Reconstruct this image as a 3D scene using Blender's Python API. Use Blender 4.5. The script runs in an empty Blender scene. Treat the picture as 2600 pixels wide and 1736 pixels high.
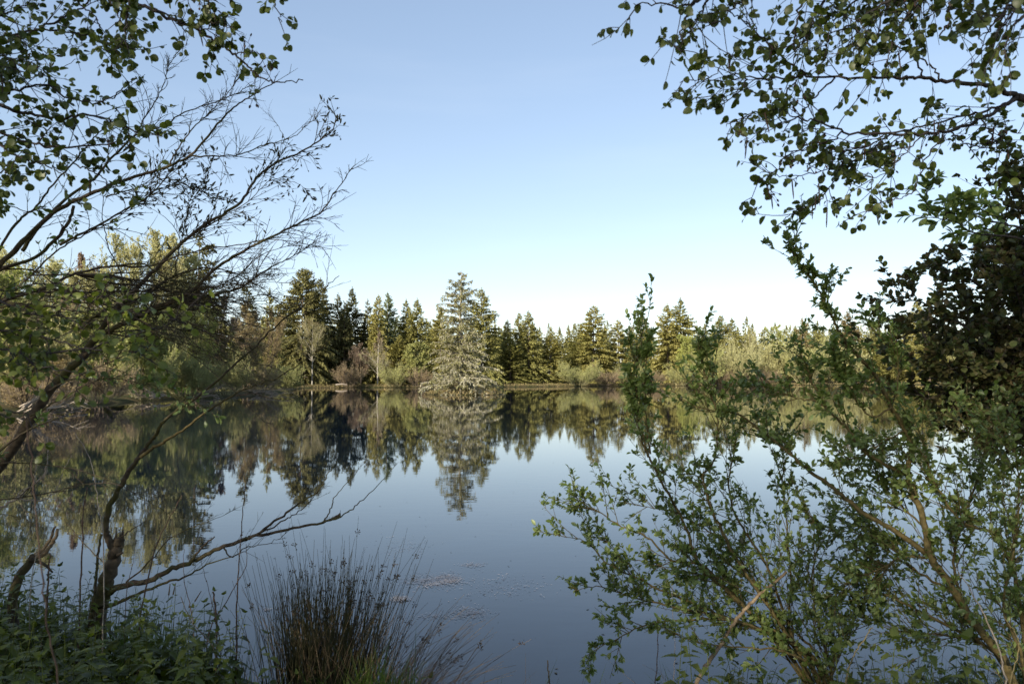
import bpy, math
import numpy as np
from math import radians, sin, cos, tan, pi

# ------------------------------------------------------------------ camera, sky, sun, exposure
SC = bpy.context.scene
COL = SC.collection
CAM_H = 2.1
F = 1878.0                      # focal length in pixels of the 2600 x 1736 photograph
HOR = 955.6                     # horizon row
PITCH = math.atan((HOR - 868) / F)
cd = bpy.data.cameras.new("camera")
cam = bpy.data.objects.new("camera", cd)
COL.objects.link(cam)
cam.location = (0, 0, CAM_H)
cam.rotation_euler = (pi / 2 + PITCH, 0, 0)
cd.sensor_width = 36
cd.lens = F * 36 / 2600
cd.clip_start = 0.05
cd.clip_end = 3000
cd.dof.use_dof = True
cd.dof.focus_distance = 9
cd.dof.aperture_fstop = 5.0
SC.camera = cam

SUN_EL = 25
SUN_AZ = 32                     # degrees to the left of straight behind the camera
tosun = np.array([-sin(radians(SUN_AZ)) * cos(radians(SUN_EL)), -cos(radians(SUN_AZ)) * cos(radians(SUN_EL)), sin(radians(SUN_EL))])
W = bpy.data.worlds.new("World")
SC.world = W
W.use_nodes = True
nt = W.node_tree
nt.nodes.clear()
sky = nt.nodes.new("ShaderNodeTexSky")
sky.sky_type = 'NISHITA'
sky.sun_disc = False
sky.sun_elevation = radians(SUN_EL)
sky.sun_rotation = math.atan2(tosun[0], tosun[1])
sky.air_density = 1.0
sky.dust_density = 0.5
sky.ozone_density = 1.3
bg = nt.nodes.new("ShaderNodeBackground")
bg.inputs[1].default_value = 0.15
wo = nt.nodes.new("ShaderNodeOutputWorld")
tint = nt.nodes.new("ShaderNodeMix"); tint.data_type = 'RGBA'; tint.blend_type = 'MULTIPLY'; tint.inputs[0].default_value = 1
tint.inputs[7].default_value = (1.36 * .86, 1.37 * .86, 1.43 * .86, 1)
soft = nt.nodes.new("ShaderNodeGamma"); soft.inputs[1].default_value = .69     # flattens the sky's tones: gentler gradient
nt.links.new(sky.outputs[0], soft.inputs[0]); nt.links.new(soft.outputs[0], tint.inputs[6])
tcw = nt.nodes.new("ShaderNodeTexCoord"); mpw = nt.nodes.new("ShaderNodeMapping"); mpw.inputs['Scale'].default_value = (1.2, 1.2, 9); mpw.inputs['Rotation'].default_value = (0, .25, 0)
nzw = nt.nodes.new("ShaderNodeTexNoise"); nzw.inputs['Scale'].default_value = 2.0; nzw.inputs['Detail'].default_value = 5
mrw = nt.nodes.new("ShaderNodeMapRange"); mrw.inputs[1].default_value = .5; mrw.inputs[2].default_value = .8; mrw.inputs[3].default_value = 0; mrw.inputs[4].default_value = .07
cir = nt.nodes.new("ShaderNodeMix"); cir.data_type = 'RGBA'; cir.inputs[7].default_value = (4.2, 4.4, 4.6, 1)
nt.links.new(tcw.outputs['Generated'], mpw.inputs[0]); nt.links.new(mpw.outputs[0], nzw.inputs['Vector']); nt.links.new(nzw.outputs[0], mrw.inputs[0])
nt.links.new(mrw.outputs[0], cir.inputs[0]); nt.links.new(tint.outputs[2], cir.inputs[6])
nt.links.new(cir.outputs[2], bg.inputs[0])
nt.links.new(bg.outputs[0], wo.inputs[0])

sl = bpy.data.lights.new("sun", 'SUN')
sl.energy = 5.0
sl.angle = radians(0.5)
sl.color = (1.0, 0.90, 0.74)
so = bpy.data.objects.new("sun", sl)
COL.objects.link(so)
so.location = (-30, -30, 30)
import mathutils
so.rotation_euler = mathutils.Vector(tosun).to_track_quat('Z', 'Y').to_euler()

SC.view_settings.view_transform = 'Standard'
SC.view_settings.look = 'None'
SC.view_settings.exposure = 0.85
SC.view_settings.gamma = 1
SC.cycles.use_denoising = True
SC.cycles.denoiser = 'OPENIMAGEDENOISE'
SC.cycles.denoising_input_passes = 'RGB_ALBEDO_NORMAL'
SC.cycles.denoising_prefilter = 'ACCURATE'
SC.cycles.max_bounces = 8
SC.cycles.diffuse_bounces = 5
SC.cycles.transmission_bounces = 4
SC.cycles.glossy_bounces = 3

# ------------------------------------------------------------------ projection of photograph points
CP, SP = cos(PITCH), sin(PITCH)
def P(sx, sy, Y):
    u, v = (sx - 1300) / F, -(sy - 868) / F
    dy, dz = CP - SP * v, SP + CP * v
    k = Y / dy
    return np.array([u * k, Y, CAM_H + dz * k])
REG = {1: (0, 0, .38314), 2: (0, 500, .38314), 3: (0, 1100, .40559), 4: (800, 650, .34057),
       5: (1600, 650, .42571), 6: (1600, 0, .42571), 7: (1400, 1136, .51086), 8: (550, 1136, .38314)}
def S(reg, x, y):
    a = REG[reg]
    return a[0] + x * a[2], a[1] + y * a[2]
def path(*items):
    """items: (region, [(x, y), ...], depth or (depth0, depth1)); returns points in space"""
    out = []
    for reg, pts, dep in items:
        n = len(pts)
        for i, p in enumerate(pts):
            d = dep if not isinstance(dep, tuple) else dep[0] + (dep[1] - dep[0]) * i / max(1, n - 1)
            out.append(P(*S(reg, *p), d))
    return np.array(out)

# ------------------------------------------------------------------ mesh helpers
def norm(a):
    return a / np.maximum(np.linalg.norm(a, axis=-1, keepdims=True), 1e-9)

class Geo:
    def __init__(s):
        s.v, s.l, s.n, s.c = [], [], [], 0
    def add(s, verts, faces):
        verts = np.asarray(verts, float).reshape(-1, 3)
        s.v.append(verts)
        faces = np.asarray(faces)
        s.l.append((faces + s.c).ravel())
        s.n.append(np.full(len(faces), faces.shape[1]))
        s.c += len(verts)
    def build(s, name, mat, parent=None, origin=(0, 0, 0), smooth=False):
        me = bpy.data.meshes.new(name)
        if s.c:
            v = np.concatenate(s.v) - np.asarray(origin, float)
            l = np.concatenate(s.l); n = np.concatenate(s.n)
            me.vertices.add(len(v)); me.loops.add(len(l)); me.polygons.add(len(n))
            me.vertices.foreach_set("co", v.astype(np.float32).ravel())
            me.loops.foreach_set("vertex_index", l.astype(np.int32))
            st = np.concatenate([[0], np.cumsum(n)[:-1]])
            me.polygons.foreach_set("loop_start", st.astype(np.int32))
            me.polygons.foreach_set("loop_total", n.astype(np.int32))
            if smooth:
                me.polygons.foreach_set("use_smooth", np.ones(len(n), bool))
            me.update(calc_edges=True)
        me.materials.append(mat)
        o = bpy.data.objects.new(name, me)
        COL.objects.link(o)
        if parent is None:
            o.location = origin
        else:
            o.parent = parent
        return o

def smooth_path(pts, sub=5, wig=0.0, rng=None):
    pts = np.asarray(pts, float)
    n = len(pts)
    if n < 3:
        t = np.linspace(0, 1, sub + 1)[:, None]
        q = pts[0] * (1 - t) + pts[-1] * t
    else:
        d = np.maximum(np.linalg.norm(np.diff(pts, axis=0), axis=1), 1e-6)[:, None]
        v = np.diff(pts, axis=0) / d
        m = np.vstack([v[:1], (v[:-1] * d[1:] + v[1:] * d[:-1]) / (d[1:] + d[:-1]), v[-1:]])
        out = []
        for i in range(n - 1):
            for k in range(sub):
                t = k / sub
                out.append((2 * t ** 3 - 3 * t * t + 1) * pts[i] + (t ** 3 - 2 * t * t + t) * d[i] * m[i]
                           + (3 * t * t - 2 * t ** 3) * pts[i + 1] + (t ** 3 - t * t) * d[i] * m[i + 1])
        out.append(pts[-1])
        q = np.array(out)
    if wig and rng is not None:
        w = rng.normal(0, wig, q.shape)
        w[0] = 0
        q = q + w
    return q

def tube(g, pts, r0, r1, sides=6, power=1.0, knots=None):
    pts = np.asarray(pts, float)
    n = len(pts)
    tg = norm(np.gradient(pts, axis=0))
    s = np.linspace(0, 1, n) ** power
    r = r0 + (r1 - r0) * s
    if knots is not None:
        r = r * (1 + knots.normal(0, .03, n))
    up = np.array([0, 0, 1.0]) if abs(tg[0][2]) < .9 else np.array([1.0, 0, 0])
    a = np.cross(tg[0], up); a /= np.linalg.norm(a)
    V = []
    ang = np.arange(sides) * 2 * pi / sides
    for i in range(n):
        a = a - tg[i] * a.dot(tg[i]); a /= max(np.linalg.norm(a), 1e-9)
        b = np.cross(tg[i], a)
        V.append(pts[i] + r[i] * (np.cos(ang)[:, None] * a + np.sin(ang)[:, None] * b))
    V = np.concatenate(V)
    i, j = np.meshgrid(np.arange(n - 1), np.arange(sides), indexing='ij')
    i, j = i.ravel(), j.ravel(); k = (j + 1) % sides
    g.add(V, np.stack([i * sides + j, i * sides + k, (i + 1) * sides + k, (i + 1) * sides + j], 1))
    g.add(V[:sides], [list(range(sides))[::-1]]); g.add(V[-sides:], [list(range(sides))])

def segs(g, A, B, ra, rb, sides=3):
    A, B = np.asarray(A), np.asarray(B)
    N = len(A)
    if N == 0: return
    d = norm(B - A)
    ref = np.where(np.abs(d[:, 2:3]) < .9, np.array([[0, 0, 1.0]]), np.array([[1.0, 0, 0]]))
    a = norm(np.cross(d, ref)); b = np.cross(d, a)
    ra = np.broadcast_to(ra, (N,))[:, None]; rb = np.broadcast_to(rb, (N,))[:, None]
    V = np.empty((N, 2 * sides, 3))
    for k in range(sides):
        c, s_ = cos(2 * pi * k / sides), sin(2 * pi * k / sides)
        V[:, k] = A + ra * (c * a + s_ * b)
        V[:, sides + k] = B + rb * (c * a + s_ * b)
    f = np.array([[k, (k + 1) % sides, sides + (k + 1) % sides, sides + k] for k in range(sides)])
    g.add(V, (np.arange(N)[:, None, None] * 2 * sides + f[None]).reshape(-1, 4))

class Curves:
    """many curved shoots at once: P + D L t + C L t^2"""
    def __init__(s, P_, D, L, C, R):
        s.P, s.D, s.L, s.C, s.R = P_, norm(D), L, C, R
    def at(s, idx, t):
        L = s.L[idx][:, None]; t = t[:, None]
        return s.P[idx] + s.D[idx] * L * t + s.C[idx] * L * t * t
    def tan(s, idx, t):
        return norm(s.D[idx] + 2 * s.C[idx] * t[:, None])
    def draw(s, g, n=3, tip=.35, sides=3):
        idx = np.arange(len(s.P))
        for k in range(n):
            t0, t1 = np.full(len(idx), k / n), np.full(len(idx), (k + 1) / n)
            segs(g, s.at(idx, t0), s.at(idx, t1), s.R * (1 + (tip - 1) * k / n), s.R * (1 + (tip - 1) * (k + 1) / n), sides)

def perp(rng, T):
    r = rng.normal(size=T.shape)
    r = r - T * (r * T).sum(1, keepdims=True)
    return norm(r)

def shoots(rng, Pt, T, spread, L, R, up=0.0, curve=.15, curveup=0.0):
    n = len(Pt)
    a = np.broadcast_to(spread, (n,)) * rng.uniform(.7, 1.3, n)
    D = norm(T * np.cos(a)[:, None] + perp(rng, T) * np.sin(a)[:, None] + np.array([0, 0, 1.0]) * up)
    C = rng.normal(0, curve, (n, 3)); C[:, 2] += curveup
    return Curves(Pt, D, np.broadcast_to(L, (n,)).copy(), C, np.broadcast_to(R, (n,)).copy())

def kids(rng, cv, n, t0, t1, spread, ratio, rr, up=0., curve=.15, curveup=0., taper=.5):
    idx = np.repeat(np.arange(len(cv.P)), n)
    t = rng.uniform(t0, t1, len(idx))
    return shoots(rng, cv.at(idx, t), cv.tan(idx, t), spread,
                  cv.L[idx] * ratio * rng.uniform(.6, 1.3, len(idx)) * (1 - taper * t), cv.R[idx] * rr, up, curve, curveup)

def leaf_template(w, n=6, fold=.25, bend=.15, tip=1.0, teeth=0.0):
    """w(t): half width along a leaf of length 1"""
    ts = np.linspace(0, tip, n + 1)
    V, Fq = [], []
    for i, t in enumerate(ts):
        ww = w(t) * (1 - teeth * (i % 2))
        z = -bend * t * t
        V += [(t, 0, z), (t, ww, z + fold * ww), (t, -ww, z + fold * ww)]
    for i in range(n):
        a, b = i * 3, (i + 1) * 3
        Fq += [(a, b, b + 1, a + 1), (a, a + 2, b + 2, b)]
    return np.array(V), np.array(Fq)
T_ALDER = leaf_template(lambda t: .47 * max(0.02, math.sin(pi * min(1, t * .94 + .02) ** .95)) ** .62, 8, .22, .28, 1.0, .07)
T_WILLOW = leaf_template(lambda t: .24 * max(0.0, math.sin(pi * t ** 1.25)) ** .8 + .012, 6, .35, .2)
T_OAK = leaf_template(lambda t: .34 * max(0.0, math.sin(pi * t ** 1.15)) ** .7 + .015, 5, .3, .2)
T_NETTLE = leaf_template(lambda t: .30 * (1 - t) ** .75 * min(1, t * 7 + .15) * 1.25 + .004, 11, .25, .3, 1.0, .22)
T_SMALL = (np.array([(0, 0, 0), (.45, .3, .06), (1, 0, -.05), (.45, -.3, .06)]), np.array([(0, 1, 2, 3)]))
T_TWIG = (np.array([(0, 0, 0), (.4, .16, -.02), (1, 0, -.10), (.4, -.16, -.02)]), np.array([(0, 1, 2, 3)]))
_o = np.array([(0, 0, 0), (.3, .3, 0), (.3, 0, .3), (.3, -.3, 0), (.3, 0, -.3), (.75, .22, 0), (.75, 0, .22), (.75, -.22, 0), (.75, 0, -.22), (1, 0, 0)])
T_CONE = (_o, np.array([(0, 2, 1, 1), (0, 3, 2, 2), (0, 4, 3, 3), (0, 1, 4, 4), (1, 2, 6, 5), (2, 3, 7, 6), (3, 4, 8, 7), (4, 1, 5, 8), (5, 6, 9, 9), (6, 7, 9, 9), (7, 8, 9, 9), (8, 5, 9, 9)]))

T_CATKIN = (T_CONE[0] * np.array([1, .55, .55]), T_CONE[1])
def leaves(g, tpl, Pt, D, Nr, size, wid=None):
    N = len(Pt)
    if N == 0: return
    tv, tf = tpl
    D = norm(D); Sd = norm(np.cross(Nr, D)); Nn = np.cross(D, Sd)
    s = np.broadcast_to(size, (N,))[:, None, None]
    w = s if wid is None else np.broadcast_to(wid, (N,))[:, None, None] * s
    V = Pt[:, None, :] + s * tv[None, :, 0:1] * D[:, None, :] + w * tv[None, :, 1:2] * Sd[:, None, :] + s * tv[None, :, 2:3] * Nn[:, None, :]
    if (tf[:, 3] == tf[:, 2]).any():
        q = tf[tf[:, 3] != tf[:, 2]]; tr = tf[tf[:, 3] == tf[:, 2]][:, :3]
        off = np.arange(N)[:, None, None] * len(tv)
        base = g.c
        g.add(V, (off + tr[None]).reshape(-1, 3))
        g.l.append(((off + q[None]).reshape(-1, 4) + base).ravel()); g.n.append(np.full(N * len(q), 4))
    else:
        g.add(V, (np.arange(N)[:, None, None] * len(tv) + tf[None]).reshape(-1, 4))

def leaf_on(rng, g, tpl, cv, n, size, t0=.15, t1=1., ang=.9, upn=1.0, jit=.5, down=0., gap=0.):
    idx = np.repeat(np.arange(len(cv.P)), n)
    t = rng.uniform(t0, t1, len(idx))
    T = cv.tan(idx, t)
    a = ang * rng.uniform(.6, 1.3, len(idx))[:, None]
    D = norm(T * np.cos(a) + perp(rng, T) * np.sin(a) + np.array([0, 0, -1.0]) * down)
    N_ = np.array([0, 0, upn]) + rng.normal(0, jit, (len(idx), 3))
    leaves(g, tpl, cv.at(idx, t) + D * gap, D, N_, size * rng.uniform(.45, 1.25, len(idx)))

# ------------------------------------------------------------------ materials
def ramp2(nt, fac, c0, c1):
    m = nt.nodes.new("ShaderNodeMix"); m.data_type = 'RGBA'
    nt.links.new(fac, m.inputs[0])
    m.inputs[6].default_value = (*c0, 1); m.inputs[7].default_value = (*c1, 1)
    return m.outputs[2]

def foliage_mat(name, c0, c1, trans=.3, rough=.5, objcolor=False, spec=.3):
    m = bpy.data.materials.new(name); m.use_nodes = True
    nt = m.node_tree; nt.nodes.clear()
    geo = nt.nodes.new("ShaderNodeNewGeometry")
    col = ramp2(nt, geo.outputs['Random Per Island'], c0, c1)
    if objcolor:
        oi = nt.nodes.new("ShaderNodeObjectInfo")
        mx = nt.nodes.new("ShaderNodeMix"); mx.data_type = 'RGBA'; mx.blend_type = 'MULTIPLY'; mx.inputs[0].default_value = 1
        nt.links.new(col, mx.inputs[6]); nt.links.new(oi.outputs['Color'], mx.inputs[7])
        col = mx.outputs[2]
    tc = nt.nodes.new("ShaderNodeTexCoord")
    nz = nt.nodes.new("ShaderNodeTexNoise"); nz.inputs['Scale'].default_value = .9; nz.inputs['Detail'].default_value = 4
    nt.links.new(tc.outputs['Object'], nz.inputs['Vector'])
    hsv = nt.nodes.new("ShaderNodeHueSaturation")
    mr = nt.nodes.new("ShaderNodeMapRange")
    mr.inputs[1].default_value = .3; mr.inputs[2].default_value = .7; mr.inputs[3].default_value = .75; mr.inputs[4].default_value = 1.25
    nt.links.new(nz.outputs[0], mr.inputs[0]); nt.links.new(mr.outputs[0], hsv.inputs['Value'])
    nt.links.new(col, hsv.inputs['Color'])
    pb = nt.nodes.new("ShaderNodeBsdfPrincipled")
    pb.inputs['Roughness'].default_value = rough
    pb.inputs['Specular IOR Level'].default_value = spec
    nt.links.new(hsv.outputs[0], pb.inputs['Base Color'])
    tr = nt.nodes.new("ShaderNodeBsdfTranslucent")
    h2 = nt.nodes.new("ShaderNodeHueSaturation"); h2.inputs['Value'].default_value = 1.5; h2.inputs['Saturation'].default_value = 1.15
    nt.links.new(hsv.outputs[0], h2.inputs['Color']); nt.links.new(h2.outputs[0], tr.inputs['Color'])
    mix = nt.nodes.new("ShaderNodeMixShader"); mix.inputs[0].default_value = trans
    nt.links.new(pb.outputs[0], mix.inputs[1]); nt.links.new(tr.outputs[0], mix.inputs[2])
    out = nt.nodes.new("ShaderNodeOutputMaterial")
    nt.links.new(mix.outputs[0], out.inputs[0])
    return m

def bark_mat(name, c0, c1, scale=30, objcolor=False, moss=None):
    m = bpy.data.materials.new(name); m.use_nodes = True
    nt = m.node_tree; pb = nt.nodes['Principled BSDF']
    tc = nt.nodes.new("ShaderNodeTexCoord")
    nz = nt.nodes.new("ShaderNodeTexNoise"); nz.inputs['Scale'].default_value = scale; nz.inputs['Detail'].default_value = 5
    nt.links.new(tc.outputs['Object'], nz.inputs['Vector'])
    mr = nt.nodes.new("ShaderNodeMapRange"); mr.inputs[1].default_value = .35; mr.inputs[2].default_value = .65
    nt.links.new(nz.outputs[0], mr.inputs[0])
    col = ramp2(nt, mr.outputs[0], c0, c1)
    if moss:
        n2 = nt.nodes.new("ShaderNodeTexNoise"); n2.inputs['Scale'].default_value = 5; n2.inputs['Detail'].default_value = 3
        nt.links.new(tc.outputs['Object'], n2.inputs['Vector'])
        m2 = nt.nodes.new("ShaderNodeMapRange"); m2.inputs[1].default_value = .45; m2.inputs[2].default_value = .6
        nt.links.new(n2.outputs[0], m2.inputs[0])
        mx = nt.nodes.new("ShaderNodeMix"); mx.data_type = 'RGBA'
        nt.links.new(m2.outputs[0], mx.inputs[0]); nt.links.new(col, mx.inputs[6]); mx.inputs[7].default_value = (*moss, 1)
        col = mx.outputs[2]
    nt.links.new(col, pb.inputs['Base Color'])
    pb.inputs['Roughness'].default_value = .85
    pb.inputs['Specular IOR Level'].default_value = .2
    bp = nt.nodes.new("ShaderNodeBump"); bp.inputs['Strength'].default_value = .5; bp.inputs['Distance'].default_value = .01
    nt.links.new(nz.outputs[0], bp.inputs['Height']); nt.links.new(bp.outputs[0], pb.inputs['Normal'])
    return m

M = {}
M['conifer'] = foliage_mat('spruce_needles', (.75, .75, .75), (1.25, 1.25, 1.25), .27, .6, True, .2)
M['farleaf'] = foliage_mat('young_leaves', (.8, .8, .8), (1.25, 1.25, 1.2), .35, .6, True, .2)
M['fartwig'] = bark_mat('pale_twig_bark', (.23, .215, .115), (.37, .35, .18), 3)
M['browntwig'] = bark_mat('brown_twig_bark', (.15, .115, .085), (.27, .21, .155), 3)
M['fartrunk'] = bark_mat('spruce_bark', (.07, .055, .04), (.16, .125, .09), 4)
M['silver'] = bark_mat('grey_bark', (.24, .22, .18), (.42, .39, .33), 4)
M['alderleaf'] = foliage_mat('alder_leaf', (.042, .06, .012), (.105, .13, .03), .36, .42, False, .45)
M['lityoungleaf'] = foliage_mat('lit_young_leaf', (.075, .10, .02), (.20, .23, .055), .45, .42, False, .4)  # young alder and nettle leaves, colour brightened to look sunlit
M['willowleaf'] = foliage_mat('willow_leaf', (.09, .135, .03), (.21, .26, .085), .38, .42, False, .5)
M['darkleaf'] = foliage_mat('dark_leaf', (.07, .052, .024), (.07, .095, .028), .35, .5, False, .35)
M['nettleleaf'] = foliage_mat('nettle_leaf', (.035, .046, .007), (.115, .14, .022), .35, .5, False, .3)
M['grass'] = foliage_mat('grass_blade', (.05, .085, .012), (.11, .16, .03), .3, .5)
M['dry'] = foliage_mat('dry_grass', (.10, .095, .035), (.34, .26, .13), .2, .7)
M['rush'] = foliage_mat('rush_stem', (.022, .027, .011), (.065, .056, .025), .08, .45)
M['deadrush'] = foliage_mat('dead_rush', (.07, .047, .027), (.22, .155, .085), .05, .7)
M['seed'] = foliage_mat('rush_flower', (.03, .02, .012), (.10, .065, .035), .05, .8)
M['catkin'] = foliage_mat('willow_catkin', (.05, .055, .04), (.13, .13, .085), .1, .8)
M['aldercatkin'] = foliage_mat('alder_catkin', (.035, .02, .015), (.07, .04, .025), .05, .8)
M['flower'] = foliage_mat('yellow_flower', (.35, .33, .03), (.55, .5, .06), .2, .6)
M['willowbark'] = bark_mat('willow_bark', (.035, .026, .018), (.10, .075, .048), 25, moss=(.060, .055, .018))
M['shrubbark'] = bark_mat('shrub_bark', (.055, .045, .018), (.13, .10, .04), 40)
M['alderbark'] = bark_mat('alder_bark', (.028, .024, .022), (.06, .05, .045), 40)
M['deadwood'] = bark_mat('dead_wood', (.12, .082, .048), (.27, .20, .12), 30)
M['redstalk'] = bark_mat('red_brown_stalk', (.065, .042, .03), (.13, .085, .06), 30)
M['palewood'] = bark_mat('bleached_wood', (.2, .165, .13), (.36, .31, .25), 30)
M['scum'] = foliage_mat('glint_pollen_film', (.45, .39, .35), (.62, .55, .5), 0, .8)  # pollen flakes, coloured pale to stand in for sun glinting on them
M['speck'] = foliage_mat('floating_leaf_bits', (.02, .018, .012), (.09, .08, .05), 0, .8)

def tag(o, label=None, cat=None, group=None, kind=None):
    if label: o['label'] = label
    if cat: o['category'] = cat
    if group: o['group'] = group
    if kind: o['kind'] = kind
    return o
def empty(name, loc, label, cat, group=None):
    o = bpy.data.objects.new(name, None); COL.objects.link(o)
    o.location = loc; o.empty_display_size = .2
    return tag(o, label, cat, group)
def copy_tree(o, parent=None):
    c = o.copy(); COL.objects.link(c)
    if parent: c.parent = parent
    for ch in o.children: copy_tree(ch, c)
    return c

# ------------------------------------------------------------------ ground and water
LAKE = np.array([(-14, 11), (-8, 8), (-5, 6.7), (-3, 5.7), (-1.6, 4.95), (0, 4.7), (1.5, 4.8), (3, 5.1), (6, 6), (12, 10), (40, 20), (120, 45), (200, 90), (200, 215),
                 (151, 208), (91, 187), (60, 176), (43, 170), (17, 160), (0, 147), (-15, 141), (-30, 141), (-38, 136), (-35, 118), (-30, 98), (-28.6, 79), (-31, 73), (-32, 65), (-30.5, 53), (-26, 37), (-21, 24)], float)
def lake_sd(x, y):
    """distance to the shore, positive on land"""
    shp = np.shape(x)
    p = np.stack([np.ravel(x), np.ravel(y)], 1).astype(float)
    a = LAKE; b = np.roll(LAKE, -1, 0)
    best = np.full(len(p), 1e9); ins = np.zeros(len(p), bool)
    for i in range(len(a)):
        d = b[i] - a[i]; w = p - a[i]
        t = np.clip((w @ d) / (d @ d), 0, 1)
        best = np.minimum(best, np.linalg.norm(w - t[:, None] * d, axis=1))
        c = ((a[i][1] <= p[:, 1]) != (b[i][1] <= p[:, 1]))
        if d[1] != 0:
            ins ^= c & (p[:, 0] < a[i][0] + (p[:, 1] - a[i][1]) * d[0] / d[1])
    return np.where(ins, -best, best).reshape(shp)
ISL = (-5.6, 86.5, 4.6, 3.0)
def ground_z(x, y):
    x = np.asarray(x, float); y = np.asarray(y, float)
    sd = lake_sd(x, y) + .12 * np.sin(x * 2.3 + y) + .1 * np.sin(y * 3.1 - x * 1.7)
    z = np.where(sd > 0, .5 * (1 - np.exp(-np.maximum(sd, 0) * .9)) + np.clip(sd - 4, 0, 60) * .012, np.maximum(sd * .5, -1.2))
    r = np.sqrt(((x - ISL[0]) / ISL[2]) ** 2 + ((y - ISL[1]) / ISL[3]) ** 2)
    z = np.maximum(z, .38 * (1 - r ** 2).clip(-4, 1))
    return z + .025 * np.sin(x * 4.1) * np.sin(y * 3.7) * (sd > .2)
def gz(x, y):
    return float(ground_z(np.array([x]), np.array([y]))[0])

def build_ground():
    u = np.linspace(-1, 1, 281); xs = np.sinh(u * 5.2) / math.sinh(5.2) * 700
    v = np.linspace(0, 1, 280); ys = np.sinh((v - .18) * 6.2) / math.sinh(.82 * 6.2) * 900 + 4
    X, Y = np.meshgrid(xs, ys, indexing='ij')
    Z = ground_z(X, Y)
    V = np.stack([X, Y, Z], -1).reshape(-1, 3)
    nx, ny = X.shape
    i, j = np.meshgrid(np.arange(nx - 1), np.arange(ny - 1), indexing='ij'); i, j = i.ravel(), j.ravel()
    g = Geo(); g.add(V, np.stack([i * ny + j, (i + 1) * ny + j, (i + 1) * ny + j + 1, i * ny + j + 1], 1))
    m = bpy.data.materials.new('bank_soil'); m.use_nodes = True
    nt = m.node_tree; pb = nt.nodes['Principled BSDF']
    tc = nt.nodes.new("ShaderNodeTexCoord")
    n1 = nt.nodes.new("ShaderNodeTexNoise"); n1.inputs['Scale'].default_value = .35; n1.inputs['Detail'].default_value = 8
    n2 = nt.nodes.new("ShaderNodeTexNoise"); n2.inputs['Scale'].default_value = 12; n2.inputs['Detail'].default_value = 6
    for n in (n1, n2): nt.links.new(tc.outputs['Object'], n.inputs['Vector'])
    mr = nt.nodes.new("ShaderNodeMapRange"); mr.inputs[1].default_value = .4; mr.inputs[2].default_value = .6
    nt.links.new(n1.outputs[0], mr.inputs[0])
    c = ramp2(nt, mr.outputs[0], (.06, .07, .025), (.14, .11, .055))
    mr2 = nt.nodes.new("ShaderNodeMapRange"); mr2.inputs[1].default_value = .35; mr2.inputs[2].default_value = .7
    nt.links.new(n2.outputs[0], mr2.inputs[0])
    mx = nt.nodes.new("ShaderNodeMix"); mx.data_type = 'RGBA'
    nt.links.new(mr2.outputs[0], mx.inputs[0]); nt.links.new(c, mx.inputs[6]); mx.inputs[7].default_value = (.03, .024, .014, 1)
    nt.links.new(mx.outputs[2], pb.inputs['Base Color']); pb.inputs['Roughness'].default_value = .95; pb.inputs['Specular IOR Level'].default_value = .1
    bp = nt.nodes.new("ShaderNodeBump"); bp.inputs['Distance'].default_value = .03
    nt.links.new(n2.outputs[0], bp.inputs['Height']); nt.links.new(bp.outputs[0], pb.inputs['Normal'])
    o = g.build('ground', m, smooth=True)
    tag(o, kind='structure')

def build_water():
    g = Geo(); g.add([(-260, -2, 0), (260, -2, 0), (260, 330, 0), (-260, 330, 0)], [(0, 1, 2, 3)])
    m = bpy.data.materials.new('lake_water'); m.use_nodes = True
    nt = m.node_tree; pb = nt.nodes['Principled BSDF']
    pb.inputs['Base Color'].default_value = (.003, .008, .017, 1)
    pb.inputs['Roughness'].default_value = .015
    pb.inputs['IOR'].default_value = 1.46
    tc = nt.nodes.new("ShaderNodeTexCoord")
    mp = nt.nodes.new("ShaderNodeMapping"); mp.inputs['Scale'].default_value = (1.0, 2.2, 1)
    nt.links.new(tc.outputs['Object'], mp.inputs['Vector'])
    a = nt.nodes.new("ShaderNodeTexNoise"); a.inputs['Scale'].default_value = 2.2; a.inputs['Detail'].default_value = 3
    b = nt.nodes.new("ShaderNodeTexNoise"); b.inputs['Scale'].default_value = .12; b.inputs['Detail'].default_value = 2
    nt.links.new(mp.outputs[0], a.inputs['Vector']); nt.links.new(tc.outputs['Object'], b.inputs['Vector'])
    mr = nt.nodes.new("ShaderNodeMapRange"); mr.inputs[1].default_value = .42; mr.inputs[2].default_value = .68; mr.inputs[3].default_value = .25; mr.inputs[4].default_value = 1.0
    nt.links.new(b.outputs[0], mr.inputs[0])
    bp = nt.nodes.new("ShaderNodeBump"); bp.inputs['Distance'].default_value = .0010
    nt.links.new(mr.outputs[0], bp.inputs['Strength'])
    nt.links.new(a.outputs[0], bp.inputs['Height']); nt.links.new(bp.outputs[0], pb.inputs['Normal'])
    tag(g.build('water', m), kind='structure')
build_ground(); build_water()

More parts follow.
